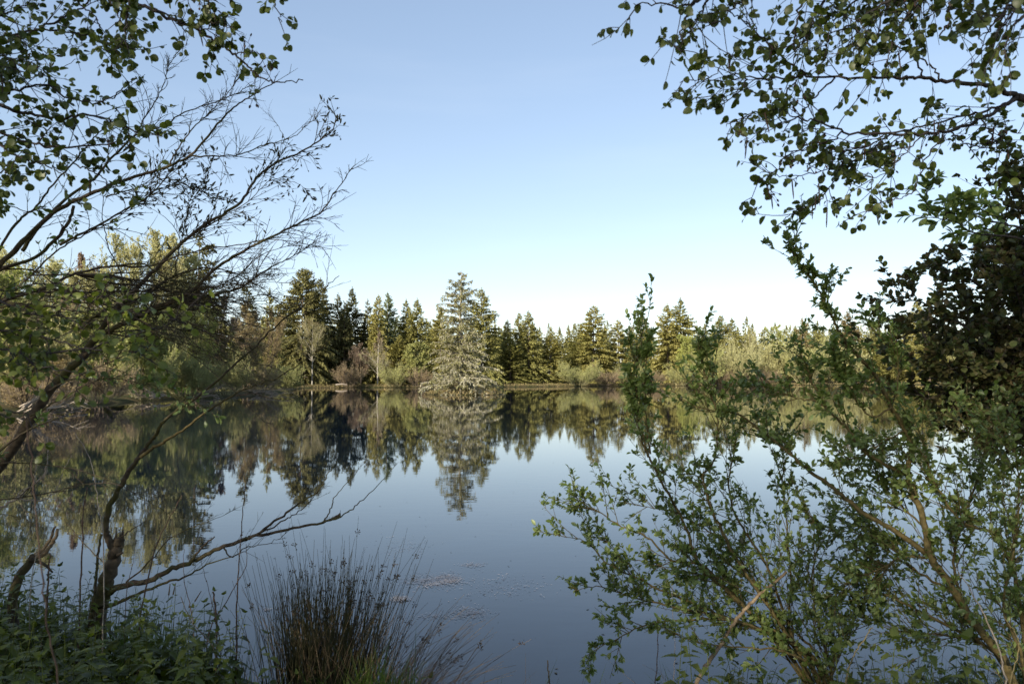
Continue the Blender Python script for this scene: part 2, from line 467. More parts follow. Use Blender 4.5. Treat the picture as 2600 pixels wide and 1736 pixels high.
# ------------------------------------------------------------------ far trees: prototypes
def conifer(rng, h, r, whorls=32, per=10, twd=22.0, droop=.30, rise=.25, power=.66, irr=.24, hang=.38, base=.03, tw=.52, lean=0):
    cg, tg_ = Geo(), Geo()
    tp = np.array([(0, 0, 0), (0.02 * h * lean, 0, h * .5), (.03 * h * lean, 0, h * 1.0)])
    tube(tg_, smooth_path(tp, 5), .012 * h + .03, .01, 7)
    k = np.arange(whorls)
    tz = base + (1 - base) * ((k + .5) / whorls) ** .93
    t = np.repeat(tz, per) + rng.normal(0, .006, whorls * per)
    t = t.clip(base, .995)
    n = len(t)
    az = rng.uniform(0, 2 * pi, n)
    wob = 1 + .14 * np.sin(az * 2 + 7 * t) + .12 * np.sin(az + 11 * t)
    L = r * ((1 - t) ** power * (1 - .35 * np.exp(-t / .06)) + .012) * rng.uniform(1 - irr, 1 + irr, n) * wob
    out = np.stack([np.cos(az), np.sin(az), np.zeros(n)], 1)
    P0 = np.stack([.03 * h * lean * t, np.zeros(n), t * h], 1)
    e = -.15 + (rise + .25) * t + .55 * np.maximum(0, t - .8) / .2
    C = np.zeros((n, 3)); C[:, 2] = -droop * (1 - t) + rng.normal(0, .06, n)
    D = out.copy(); D[:, 2] = e
    br = Curves(P0, D, L, C, .006 * L + .008)
    br.draw(tg_, 3, .3)
    cnt = np.maximum(4, (L * twd)).astype(int)
    idx = np.repeat(np.arange(n), cnt)
    s = rng.uniform(.12, 1.0, len(idx)) ** .8
    T = br.tan(idx, s); pos = br.at(idx, s)
    side = norm(np.cross(T, np.array([0, 0, 1.0]))) * rng.choice([-1, 1], len(idx))[:, None]
    hm = (rng.random(len(idx)) < hang)[:, None]
    d = T * .8 + side * rng.uniform(.2, 1.0, (len(idx), 1)) + rng.normal(0, .18, (len(idx), 3))
    d = np.where(hm, T * .35 + side * .3 + np.array([0, 0, -1.0]) * rng.uniform(.5, 1.0, (len(idx), 1)), d)
    sz = tw * rng.uniform(.6, 1.25, len(idx)) * (.45 + .55 * np.minimum(1, L[idx] / (r * .5)))
    leaves(cg, T_TWIG, pos, d, np.array([0, 0, 1.0]) + rng.normal(0, .45, (len(idx), 3)), sz, 1.35)
    # the leading shoot
    zz = rng.uniform(.93, 1.02, 26)
    a2 = rng.uniform(0, 2 * pi, 26)
    leaves(cg, T_TWIG, np.stack([.03 * h * lean * zz, zz * 0, zz * h], 1), np.stack([np.cos(a2) * .5, np.sin(a2) * .5, np.full(26, .9)], 1), rng.normal(0, 1, (26, 3)), tw * .7)
    return cg, tg_

def broadleaf(rng, h, r, stems=1, n1=16, n2=9, n3=6, leafn=0, leafs=.12, tb=.25, up=.25, fan=.25, wtw=.02, env='round'):
    tg_, wg, lg = Geo(), Geo(), Geo()
    P1, T1, L1 = [], [], []
    for s in range(stems):
        a = rng.uniform(0, 2 * pi); f = fan * r * (rng.uniform(.3, 1) if stems > 1 else .12)
        hh = h * rng.uniform(.8, .95)
        pts = np.array([(cos(a) * .05 * s, sin(a) * .05 * s, 0), (cos(a) * f * .5, sin(a) * f * .5, hh * .45), (cos(a) * f * 1.2 + rng.normal(0, .15), sin(a) * f * 1.2, hh)])
        q = smooth_path(pts, 7, .02 * h / 8, rng)
        tube(tg_, q, (.016 * h + .02) / stems ** .4, .012, 6)
        tt = tb + (1 - tb) * rng.random(n1)
        i = (tt * (len(q) - 1)).astype(int).clip(0, len(q) - 2); fr = (tt * (len(q) - 1) - i)[:, None]
        P1.append(q[i] * (1 - fr) + q[i + 1] * fr); T1.append(norm(q[i + 1] - q[i]))
        e = (np.sin(pi * (tt * .8 + .12)) if env == 'round' else (1.05 - tt))
        L1.append(r * e * rng.uniform(.6, 1.15, n1))
    b1 = shoots(rng, np.concatenate(P1), np.concatenate(T1), 1.0, np.concatenate(L1), np.concatenate(L1) * .008 + .012, up, .1, .12)
    b1.draw(tg_, 4, .4, 4)
    b2 = kids(rng, b1, n2, .2, 1, .75, .5, .5, up * .6, .12, .06)
    b2.draw(wg, 3)
    b3 = kids(rng, b2, n3, .2, 1, .7, .55, .6, up * .5, .12, .04, .3)
    b2.R = np.maximum(b2.R, wtw * .8); b3.R = np.maximum(b3.R, wtw * .6)
    b3.draw(wg, 2)
    if leafn:
        leaf_on(rng, lg, T_SMALL, b3, leafn, leafs, .2, 1, .9, .8, .7)
        leaf_on(rng, lg, T_SMALL, b2, max(1, leafn // 2), leafs, .3, 1, .9, .8, .7)
    return tg_, wg, lg

def bush(rng, h, r, stems=46, n2=9, n3=4, leafn=3, leafs=.13):
    wg, lg = Geo(), Geo()
    a = rng.uniform(0, 2 * pi, stems); q = np.sqrt(rng.random(stems))
    base = np.stack([np.cos(a) * q * r * .35, np.sin(a) * q * r * .35, np.zeros(stems)], 1)
    lean = q * 1.05
    D = np.stack([np.cos(a) * np.sin(lean), np.sin(a) * np.sin(lean), np.cos(lean)], 1)
    L = rng.uniform(.75, 1.0, stems) * np.where(lean > .6, r * .72 / np.maximum(np.sin(lean), .4), h * .85)
    L = np.minimum(L, np.sqrt((r * .8) ** 2 + (h * .9) ** 2))
    C = rng.normal(0, .08, (stems, 3)); C[:, 2] += .04
    b1 = Curves(base, D, L, C, np.full(stems, .022)); b1.draw(wg, 4)
    b2 = kids(rng, b1, n2, .25, 1, .55, .4, .55, .25, .1, .05, .3); b2.draw(wg, 3)
    b3 = kids(rng, b2, n3, .2, 1, .55, .6, .6, .2, .1, .05, .2); b2.R = np.maximum(b2.R, .014); b3.R = np.maximum(b3.R, .011); b3.draw(wg, 2)
    if leafn:
        leaf_on(rng, lg, T_SMALL, b3, leafn, leafs, .1, 1, .8, .8, .7)
    return wg, lg

PROTO = {}
def first(kind, root, h, r):
    PROTO[kind] = dict(root=root, h=h, r=r, used=False)
def mk_conifer(kind, seed, h, r, name='spruce_tree', mat='conifer', **kw):
    rng = np.random.default_rng(seed)
    c, t = conifer(rng, h, r, **kw)
    e = empty(name, (0, 0, 0), None, None)
    t.build('trunk', M['fartrunk'], e); c.build('crown', M[mat], e)
    first(kind, e, h, r)
def mk_broad(kind, seed, h, r, name, bark, twig, leaf=True, **kw):
    rng = np.random.default_rng(seed)
    t, w, l = broadleaf(rng, h, r, **kw)
    e = empty(name, (0, 0, 0), None, None)
    t.build('trunk', M[bark], e); w.build('twigs', M[twig], e)
    if leaf: l.build('crown', M['farleaf'], e)
    first(kind, e, h, r)
def mk_bush(kind, seed, h, r, name, twig, leaf=True, **kw):
    rng = np.random.default_rng(seed)
    w, l = bush(rng, h, r, **kw)
    e = empty(name, (0, 0, 0), None, None)
    w.build('stems', M[twig], e)
    if leaf: l.build('crown', M['farleaf'], e)
    first(kind, e, h, r)

mk_conifer('c_a', 11, 18, 4.6)
mk_conifer('c_b', 12, 18, 4.0, whorls=34, per=9, droop=.4, irr=.28)
mk_conifer('c_c', 13, 17, 4.2, whorls=30, per=10, droop=.2, rise=.45, hang=.2, irr=.28)
mk_conifer('c_broad', 14, 18, 6.0, whorls=36, per=13, power=.5, twd=18, droop=.35, hang=.5)
mk_conifer('c_thin', 15, 17, 3.2, whorls=28, per=7, twd=19, irr=.4, rise=.4)
mk_conifer('c_young', 16, 6, 1.9, whorls=16, per=8, twd=12, tw=.42, rise=.5, droop=.15)
mk_broad('bare', 21, 12, 5, 'bare_tree', 'silver', 'fartwig', leafn=2, leafs=.16, n1=30, n2=11, n3=7, tb=.15, env='cone')
mk_broad('bare_round', 22, 12, 5, 'bare_tree', 'silver', 'fartwig', leafn=1, leafs=.14, n1=26, n2=12, n3=8, tb=.3)
mk_broad('brown', 23, 13, 4.6, 'budding_tree', 'fartrunk', 'browntwig', leafn=6, leafs=.2, n1=30, n2=11, n3=7, tb=.15)
mk_broad('willow', 24, 14, 5, 'willow_tree', 'fartrunk', 'fartwig', stems=4, leafn=6, leafs=.2, n1=16, n2=12, n3=7, tb=.12, up=.5, fan=.7)
mk_broad('willow2', 25, 14, 5.5, 'willow_tree', 'fartrunk', 'fartwig', stems=5, leafn=6, leafs=.2, n1=15, n2=11, n3=7, tb=.1, up=.55, fan=.9)
mk_broad('leafy', 26, 11, 4.5, 'alder_tree', 'fartrunk', 'fartwig', stems=2, leafn=12, leafs=.3, n1=18, n2=10, n3=6, tb=.08)
mk_broad('birch', 27, 13, 3.2, 'birch_tree', 'silver', 'fartwig', leafn=6, leafs=.2, n1=24, n2=9, n3=5, tb=.3, up=.4)
mk_bush('bush', 31, 3.5, 4, 'willow_bush', 'fartwig', leafn=5, leafs=.16, n2=11, n3=5)
mk_bush('bush2', 32, 4, 3.4, 'willow_bush', 'fartwig', leafn=6, leafs=.17, stems=60, n2=11, n3=5)
mk_bush('brownbush', 33, 3.5, 3.5, 'scrub_bush', 'browntwig', leafn=3, leafs=.14, n2=11, n3=5)

OLIVE = (.25, .24, .08); YEL = (.31, .285, .095); BLUE = (.20, .23, .115); BRN = (.27, .22, .11); DARK = (.14, .135, .055)
PALE = (.41, .395, .20); FRESH = (.34, .36, .12); GREY = (.34, .345, .14); PINK = (.26, .20, .15); TAN = (.34, .27, .15)
rngt = np.random.default_rng(5)
GROW = {'c_': 1.35}
def put(kind, x, top, depth, hw, color, label, cat, group, name=None, squash=1.0):
    """x, top, hw in the 2348-pixel-wide view; depth in metres"""
    p = PROTO[kind]
    if not p['used']:
        o = p['root']; p['used'] = True
    else:
        o = copy_tree(p['root'])
    f = F / 1.10733
    X = (x - 1174) / f * depth
    if kind in ('bush', 'bush2', 'brownbush') and top > 795:
        dd = np.arange(depth - 16, depth + 8, .25)
        sd = lake_sd((x - 1174) / f * dd, dd)
        if (sd > .3).any():
            depth = float(dd[np.argmax(sd > .3)]); X = (x - 1174) / f * depth
    z0 = gz(X, depth) - .05
    H = CAM_H + (863 - top) / f * depth - z0
    sx = hw * GROW.get(kind[:2], 1.1) / f * depth / p['r']
    o.location = (X, depth, z0)
    o.scale = (sx, sx * squash, H / p['h'])
    o.rotation_euler = (0, 0, rngt.uniform(0, 2 * pi) if squash == 1.0 else 0)
    tag(o, label, cat, group)
    if name: o.name = name
    for ch in o.children:
        ch.color = (*color, 1)
    return o

GS = 'spruces along the far bank'; GB = 'bushes along the far bank'; GT = 'budding trees along the banks'; GL = 'trees on the left bank'
FAR = [
 # left bank, near to far
 ('willow2', 60, 566, 44, 130, PALE, 'broad pale yellow-green willow on the left bank at the photo edge', 'tree', GL),
 ('willow', -60, 600, 38, 110, FRESH, 'green willow cut off by the left photo edge', 'tree', GL),
 ('brown', 187, 574, 66, 60, PINK, 'pinkish budding tree whose crown shows behind the left willows', 'tree', GL),
 ('willow', 325, 536, 70, 80, PALE, 'tallest pale yellow-green willow on the left bank, beside the dark tall spruce', 'tree', GL),
 ('willow2', 235, 610, 68, 75, PALE, 'lower pale willow between the tall willow and the edge willow', 'tree', GL),
 ('willow', 395, 575, 72, 60, PALE, 'slim pale willow right in front of the dark tall spruce', 'tree', GL),
 ('c_thin', 452, 531, 84, 62, DARK, 'tall dark spruce rising above the left bank willows', 'spruce', GS),
 ('c_b', 415, 590, 92, 40, OLIVE, 'spruce half hidden behind the tall dark left spruce', 'spruce', GS),
 ('brown', 505, 672, 88, 52, PINK, 'reddish twiggy tree right of the tall dark left spruce', 'tree', GL),
 ('c_thin', 566, 640, 112, 32, DARK, 'thin spruce tip above the brown budding trees', 'spruce', GS),
 ('brown', 570, 690, 104, 50, BRN, 'brown budding tree below the thin spruce tip', 'tree', GL),
 ('c_thin', 616, 664, 122, 24, OLIVE, 'narrow spruce left of the broad round-topped spruce', 'spruce', GS),
 ('brown', 622, 705, 112, 40, BRN, 'brown budding tree touching the broad round-topped spruce', 'tree', GL),
 ('willow', 445, 700, 78, 70, FRESH, 'greenish willow at the foot of the tall dark left spruce', 'tree', GL),
 ('leafy', 330, 720, 66, 75, (.27, .29, .11), 'leafy green tree under the tall pale willow on the left bank', 'tree', GL),
 ('leafy', 190, 700, 58, 85, (.28, .29, .11), 'leafy tree behind the leaning foreground willow trunk', 'tree', GL),
 ('leafy', 60, 730, 46, 95, (.27, .28, .10), 'leafy bank tree low at the left photo edge', 'tree', GL),
 ('brown', 560, 770, 90, 60, (.26, .23, .11), 'low brown-green tree on the left bank corner', 'tree', GL),
 ('brown', 120, 790, 52, 90, BRN, 'brown twiggy tree low on the left bank behind fallen branches', 'tree', GL),
 ('bush', 330, 820, 66, 60, GREY, 'grey-green rounded bush on the left bank beside the bleached branches', 'bush', GB),
 ('bush2', 430, 815, 72, 55, (.26, .27, .12), 'dull green bush left of the point in the left bank', 'bush', GB),
 ('bush', 520, 830, 79, 52, (.26, .26, .11), 'dull bush on the left bank overhanging the shaded water', 'bush', GB),
 ('brownbush', 600, 838, 86, 48, (.27, .24, .11), 'brown scrub on the left bank near the pale driftwood', 'bush', GB),
 ('brownbush', 220, 830, 55, 70, TAN, 'brown scrub at the water edge below the left willows', 'bush', GB),
 ('brownbush', 90, 850, 44, 85, TAN, 'brown scrub low behind the left trunk near the photo edge', 'bush', GB),
 ('bush2', 655, 838, 112, 36, (.24, .25, .10), 'shaded bush under the broad round-topped spruce', 'bush', GB),
 # far bank
 ('c_broad', 692, 622, 143, 60, (.17, .16, .06), 'broad round-topped spruce, the biggest left of the lake', 'spruce', GS),
 ('c_a', 733, 640, 152, 40, DARK, 'dark spruce peeking from behind the broad round-topped spruce', 'spruce', GS),
 ('bare_round', 716, 722, 139.5, 44, TAN, 'pale bare tree with round crown in front of the broad spruce', 'tree', GT),
 ('c_b', 774, 676, 158, 27, DARK, 'dark spruce, left of the dark trio beside the broad spruce', 'spruce', GS),  # the trio is coloured dark for the shade it stands in
 ('c_a', 806, 662, 156, 34, (.10, .10, .035), 'dark spruce, tallest of the dark trio beside the broad spruce', 'spruce', GS),  # darkest of the trio, shade put into its colour
 ('c_b', 789, 700, 150, 30, DARK, 'dark lower spruce in front of the dark trio', 'spruce', GS),
 ('c_thin', 842, 690, 158, 24, DARK, 'slim spruce behind the reddish bare tree', 'spruce', GS),
 ('c_a', 866, 679, 152, 30, YEL, 'yellowish spruce rising behind the bare silver trunk', 'spruce', GS),
 ('c_c', 888, 674, 156, 32, BLUE, 'bluish spruce next to the yellowish spruce', 'spruce', GS),
 ('bare', 866, 745, 145, 48, PINK, 'bare silver-trunked tree with reddish crown on the far bank', 'tree', GT),
 ('brown', 828, 785, 147, 30, PINK, 'small reddish budding tree left of the bare silver trunk', 'tree', GT),
 ('brownbush', 800, 838, 146, 32, TAN, 'brown twiggy bush below the dark trio of spruces', 'bush', GB),
 ('c_b', 931, 690, 160, 32, OLIVE, 'spruce, left one of the pair left of the silver-grey island spruce', 'spruce', GS),
 ('c_a', 956, 688, 158, 36, OLIVE, 'spruce, right one of the pair left of the silver-grey island spruce', 'spruce', GS),
 ('c_c', 915, 770, 150, 28, YEL, 'short spruce between the bare silver trunk and the grey bush tree', 'spruce', GS),
 ('leafy', 953, 782, 147, 36, GREY, 'grey-green rounded small tree left of the island spruce', 'tree', GT),
 ('bush', 905, 845, 146, 34, GREY, 'low pale bush at the foot of the bare silver trunk', 'bush', GB),
 ('brownbush', 960, 848, 144, 30, TAN, 'brown low bush on the bank left of the island spruce', 'bush', GB),
 ('c_a', 1104, 664, 150, 46, OLIVE, 'olive spruce close behind the right side of the island spruce', 'spruce', GS),
 ('c_c', 1010, 705, 150, 34, YEL, 'yellowish spruce behind the left side of the island spruce', 'spruce', GS),
 ('c_b', 1163, 736, 160, 28, OLIVE, 'lower spruce first right of the island spruce', 'spruce', GS),
 ('c_a', 1190, 719, 164, 27, OLIVE, 'spruce, left of the twin tips right of the island spruce', 'spruce', GS),
 ('c_b', 1212, 716, 160, 34, OLIVE, 'spruce, right of the twin tips right of the island spruce', 'spruce', GS),
 ('c_c', 1170, 775, 156, 36, OLIVE, 'spreading short spruce below the twin tips', 'spruce', GS),
 ('c_young', 1200, 826, 158, 16, FRESH, 'small bright green young spruce on the far bank grass', 'spruce', GS),
 ('c_c', 1262, 768, 164, 38, YEL, 'wide low spruce left of the pale round bush', 'spruce', GS),
 ('c_a', 1361, 703, 172, 48, YEL, 'large conical spruce standing alone mid right of the far bank', 'spruce', GS),
 ('c_b', 1418, 735, 176, 34, YEL, 'spruce touching the right side of the large conical spruce', 'spruce', GS),
 ('c_c', 1325, 770, 178, 34, OLIVE, 'spruce filling in left of the large conical spruce', 'spruce', GS),
 ('bush', 1325, 842, 163.5, 45, GREY, 'pale round bush at the foot of the large conical spruce', 'bush', GB),
 ('brownbush', 1390, 852, 166, 32, TAN, 'brown low bush right of the pale round bush', 'bush', GB),
 ('bush', 1445, 848, 168, 34, GREY, 'grey low bush behind the tall left shoot of the near willow', 'bush', GB),
 ('c_c', 1475, 725, 182, 28, OLIVE, 'spruce hidden behind the tall left shoot of the near willow', 'spruce', GS),
 ('c_a', 1531, 700, 180, 38, YEL, 'spruce, left of the tall twin spruces on the right far bank', 'spruce', GS),
 ('c_b', 1561, 686, 183, 40, OLIVE, 'spruce, right and taller of the twin spruces on the right far bank', 'spruce', GS),
 ('leafy', 1574, 765, 176, 36, FRESH, 'fresh green leafy tree in front of the tall twin spruces', 'tree', GT),
 ('c_a', 1652, 725, 190, 32, OLIVE, 'spruce, left of the short pair right of the fresh green tree', 'spruce', GS),
 ('c_b', 1679, 731, 190, 32, OLIVE, 'spruce, right of the short pair right of the fresh green tree', 'spruce', GS),
 ('bare_round', 1722, 752, 188, 24, PALE, 'small bare whitish tree right of the short spruce pair', 'tree', GT),
 ('bush2', 1620, 800, 181, 40, GREY, 'tall grey-green bush between fresh green tree and short spruces', 'bush', GB),
 ('bush', 1695, 800, 184, 46, PALE, 'pale yellow-green bush below the bare whitish tree', 'bush', GB),
 ('birch', 1783, 731, 194, 30, FRESH, 'light green birch standing above the pale bushes', 'tree', GT),
 ('bush2', 1770, 785, 187, 54, PALE, 'large pale yellow-green bush under the light green birch', 'bush', GB),
 ('c_thin', 1841, 731, 205, 26, BRN, 'brownish spruce right of the light green birch', 'spruce', GS),
 ('bush', 1850, 798, 190, 50, GREY, 'grey-green bush under the brownish spruce', 'bush', GB),
 ('c_b', 1945, 714, 206, 30, BRN, 'brownish taller spruce behind the highest near willow shoot', 'spruce', GS),
 ('bush2', 1930, 790, 194, 54, PALE, 'pale bush under the brownish taller spruce', 'bush', GB),
 ('leafy', 2020, 780, 200, 50, OLIVE, 'olive leafy tree at the left border of the dark near tree', 'tree', GT),
 ('c_a', 2106, 690, 212, 36, YEL, 'yellowish spruce tip seen left of the dark near tree', 'spruce', GS),
 ('leafy', 2130, 785, 205, 56, OLIVE, 'olive leafy tree glimpsed through the dark near tree', 'tree', GT),
 ('bush', 2240, 800, 206, 60, GREY, 'grey bush glimpsed through the dark near tree at the right', 'bush', GB),
 ('leafy', 2300, 770, 212, 56, OLIVE, 'leafy tree behind the near shrubs at the right photo edge', 'tree', GT),
 ('brownbush', 1500, 853, 172, 28, TAN, 'brown low bush left of the twin spruces', 'bush', GB),
 ('bush', 1560, 845, 175, 30, GREY, 'low bush at the foot of the twin spruces', 'bush', GB),
 ('brownbush', 1650, 845, 180, 36, TAN, 'brown bush at the water edge below the short spruce pair', 'bush', GB),
 ('brownbush', 1740, 845, 184, 40, TAN, 'brown bush at the water edge below the large pale bush', 'bush', GB),
]
for a in FAR: put(*a)

# far plantation behind: reads as one mass
def build_wood():
    rng = np.random.default_rng(77)
    tpls = []
    for s in range(3):
        c, t = conifer(np.random.default_rng(90 + s), 17, 3.6, whorls=20, per=7, twd=6, tw=1.0)
        tpls.append((np.concatenate(c.v), np.concatenate(c.l).reshape(-1, 4)))
    g = Geo()
    f = F / 1.10733
    for k in range(190):
        x = rng.uniform(350, 2420); d = rng.uniform(215, 262)
        top = 752 + rng.normal(0, 7) + (0 if x > 1000 else -14)
        X = (x - 1174) / f * d; z0 = gz(X, d)
        H = CAM_H + (863 - top) / f * d - z0
        V, Q = tpls[k % 3]
        a = rng.uniform(0, 6.28); ca, sa = cos(a), sin(a)
        s = rng.uniform(.8, 1.2)
        g.add(np.stack([(V[:, 0] * ca - V[:, 1] * sa) * s + X, (V[:, 0] * sa + V[:, 1] * ca) * s + d, V[:, 2] * H / 17 + z0], 1), Q)
    for k in range(60):
        x = rng.uniform(-200, 430); d = rng.uniform(95, 135); top = 690 + rng.normal(0, 25)
        X = (x - 1174) / f * d; z0 = gz(X, d); H = CAM_H + (863 - top) / f * d - z0
        V, Q = tpls[k % 3]
        g.add(np.stack([V[:, 0] * 1.1 + X, V[:, 1] * 1.1 + d, V[:, 2] * H / 17 + z0], 1), Q)
    o = g.build('conifer_wood', M['conifer']); o.color = (.19, .18, .06, 1)
    tag(o, 'distant conifer plantation forming an even treeline behind the far bank trees', 'wood', kind='stuff')
build_wood()

# ------------------------------------------------------------------ the island spruce
def island_spruce():
    rng = np.random.default_rng(41)
    f = F / 1.10733; d = 86.5
    X = (1056 - 1174) / f * d; z0 = gz(X, d) - .05
    H = CAM_H + (863 - 619) / f * d - z0
    e = empty('island_spruce', (X, d, z0), 'large silver-grey shaggy spruce with sparse spire top standing on the islet', 'spruce')
    tg_, cg, lg = Geo(), Geo(), Geo()
    tube(tg_, smooth_path(np.array([(0, 0, -.1), (-.1, 0, H * .5), (.1, 0, H)]), 6), .26, .02, 8)
    n = 330
    t = .03 + .95 * (np.arange(n) / n) ** 1.12
    az = np.arange(n) * 2.4 + rng.normal(0, .5, n)
    prof = np.interp(t, [0, .06, .16, .3, .45, .6, .72, .85, 1], [4.2, 4.7, 4.0, 2.9, 2.9, 3.0, 2.8, 1.9, .3])
    L = prof * rng.uniform(.45, 1.2, n)
    L = np.where((t > .55) & (rng.random(n) < .35), L * .5, L)
    keep = (t < .5) | (rng.random(n) < .62 - .4 * (t - .5))
    t, az, L = t[keep], az[keep], L[keep]; n = len(t)
    out = np.stack([np.cos(az), np.sin(az), np.interp(t, [0, .2, .5, .8, 1], [-.12, .05, .35, .6, .9]) + rng.normal(0, .16, n)], 1)
    C = np.zeros((n, 3)); C[:, 2] = np.interp(t, [0, .3, .6, 1], [-.1, -.25, -.18, -.15]) + rng.normal(0, .08, n)
    br = Curves(np.stack([0 * t, 0 * t, t * H], 1), out, L, C, .010 * L + .012)
    br.draw(tg_, 4, .3, 4)
    m2 = np.repeat(np.arange(n), 8); s2 = rng.uniform(.15, .97, len(m2))
    T2 = br.tan(m2, s2); sd2 = norm(np.cross(T2, np.array([0, 0, 1.0]))) * rng.choice([-1, 1], len(m2))[:, None]
    C2 = rng.normal(0, .12, (len(m2), 3)); C2[:, 2] -= .28
    b2 = Curves(br.at(m2, s2), T2 * .75 + sd2 * rng.uniform(.3, 1.0, (len(m2), 1)) + rng.normal(0, .2, (len(m2), 3)), L[m2] * .36 * rng.uniform(.4, 1.2, len(m2)) * (1.1 - .6 * s2) + .1, C2, np.full(len(m2), .012))
    b2.draw(tg_, 3, .4)
    cnt2 = np.maximum(5, b2.L * 26).astype(int); i2 = np.repeat(np.arange(len(m2)), cnt2); u2 = rng.uniform(.05, 1, len(i2))
    cnt = np.maximum(4, L * 12).astype(int); i1 = np.repeat(np.arange(n), cnt); u1 = rng.uniform(.2, 1, len(i1))
    idx = np.concatenate([m2[i2], i1])
    T = np.concatenate([b2.tan(i2, u2), br.tan(i1, u1)]); pos = np.concatenate([b2.at(i2, u2), br.at(i1, u1)])
    side = norm(np.cross(T, np.array([0, 0, 1.0]))) * rng.choice([-1, 1], len(idx))[:, None]
    hm = (rng.random(len(idx)) < .45)[:, None]
    dd = np.where(hm, T * .3 + side * .3 + np.array([0, 0, -1.0]) + rng.normal(0, .15, (len(idx), 3)), T * .9 + side * rng.uniform(.2, .9, (len(idx), 1)) + rng.normal(0, .2, (len(idx), 3)))
    sz = .27 * rng.uniform(.5, 1.4, len(idx))
    low = np.clip(1 - t[idx] / .62, 0, 1)
    pale = rng.random(len(idx)) < .05 + .6 * low * (np.sin(az[idx] * 3 + t[idx] * 40) > -.1)
    nn = np.array([0, 0, 1.0]) + rng.normal(0, .5, (len(idx), 3))
    leaves(cg, T_TWIG, pos[~pale], dd[~pale], nn[~pale], sz[~pale], .9)
    leaves(lg, T_TWIG, pos[pale], dd[pale], nn[pale], sz[pale] * 1.05, .9)
    tg_.build('trunk', M['silver'], e)
    c = cg.build('crown', M['conifer'], e); c.color = (.24, .23, .105, 1)
    l = lg.build('lichen_twigs', M['conifer'], e); l.color = (.43, .40, .29, 1)
    l['label'] = 'pale grey lichen-covered lower branches'
island_spruce()

# small driftwood and fallen branches on the banks
def poly_branch(g, rng, pts, r0, r1, kidsn=8, kl=.5):
    q = smooth_path(pts, 5, .01, rng)
    tube(g, q, r0, r1, 5)
    i = rng.integers(1, len(q) - 1, kidsn)
    b = shoots(rng, q[i], norm(q[i + 1] - q[i - 1]), .7, kl * rng.uniform(.4, 1.2, kidsn), r0 * .35, .1)
    b.draw(g, 3)
def fallen(x, y, d, length, ang, label, mat='palewood', n=5, seed=0):
    rng = np.random.default_rng(seed)
    f = F / 1.10733
    X = (x - 1174) / f * d
    o = np.array([X, d, max(gz(X, d), 0) + .1])
    g = Geo()
    for k in range(n):
        a = ang + rng.normal(0, .35); l = length * rng.uniform(.6, 1.1)
        st = o + np.array([rng.normal(0, length * .12), rng.normal(0, .4), rng.uniform(0, .35)])
        e2 = st + np.array([cos(a) * l, rng.normal(0, .5), sin(a) * l * .6])
        poly_branch(g, rng, np.array([st, (st + e2) / 2 + rng.normal(0, .12, 3), e2]), .06, .015, 7, length * .3)
    b = g.build('fallen_branch', M[mat], origin=o)
    tag(b, label, 'branch', 'bleached fallen branches at the water edge')
fallen(585, 892, 84, 4.0, 0.05, 'bleached fallen branches on the left bank point below the brown scrub', seed=1, n=8)
fallen(375, 905, 64.5, 3.2, 2.7, 'bleached fallen branches at the water edge by the grey-green bush', seed=2, n=7)
fallen(170, 930, 47, 3.4, 2.9, 'pale tangle of fallen branches behind the leaning willow trunk', seed=3, n=8)
fallen(60, 925, 41, 3.0, .6, 'pale fallen branches low at the left photo edge', seed=4, n=7)
fallen(470, 905, 72, 2.6, .2, 'grey fallen branches under the dull green bush', seed=6, n=6)

def pale_log():
    g = Geo(); rng = np.random.default_rng(8)
    f = F / 1.10733; d = 139.2
    X = (783 - 1174) / f * d; z = .55
    tube(g, smooth_path(np.array([(X - 1.0, d, z), (X, d, z + .1), (X + 1.1, d + .2, z - .02)]), 5, .015, rng), .17, .1, 8)
    segs(g, np.array([(X + .2, d, z + .1)]), np.array([(X + .5, d - .2, z + .45)]), .05, .03, 5)
    tag(g.build('fallen_log', M['palewood'], origin=(X, d, z)), 'pale log lying on the far bank grass below the dark trio', 'log')
pale_log()

# tan grass along the far shore
def bank_grass():
    rng = np.random.default_rng(55)
    g = Geo()
    a = LAKE; b = np.roll(LAKE, -1, 0)
    for i in range(len(a)):
        if a[i][1] < 20 or (a[i][0] > 160) or (a[i][0] < -20 and a[i][1] < 120): continue
        L = np.linalg.norm(b[i] - a[i]); n = int(L * 70)
        t = rng.random(n)[:, None]; p = a[i] + (b[i] - a[i]) * t
        ctr = np.array([20, 90.0]); nrm = norm((p - ctr))
        p = p + nrm * rng.gamma(1.6, .9, n)[:, None]
        z = ground_z(p[:, 0], p[:, 1])
        ok = z > .02
        p, z = p[ok], z[ok]; n = len(p)
        Pt = np.stack([p[:, 0], p[:, 1], z - .03], 1)
        D = np.array([0, 0, 1.0]) + rng.normal(0, .35, (n, 3))
        leaves(g, T_TWIG, Pt, D, rng.normal(0, 1, (n, 3)), rng.uniform(.15, .5, n), .5)
    n = 1500
    r = np.sqrt(rng.random(n)); th = rng.uniform(0, 6.28, n)
    x = ISL[0] + np.cos(th) * r * ISL[2]; y = ISL[1] + np.sin(th) * r * ISL[3]
    leaves(g, T_TWIG, np.stack([x, y, ground_z(x, y).clip(0) - .02], 1), np.array([0, 0, 1.0]) + rng.normal(0, .5, (n, 3)), rng.normal(0, 1, (n, 3)), rng.uniform(.25, .6, n), .5)
    tag(g.build('bank_grass', M['dry']), 'dry tan grass fringing the far shore', 'grass', kind='stuff')
bank_grass()

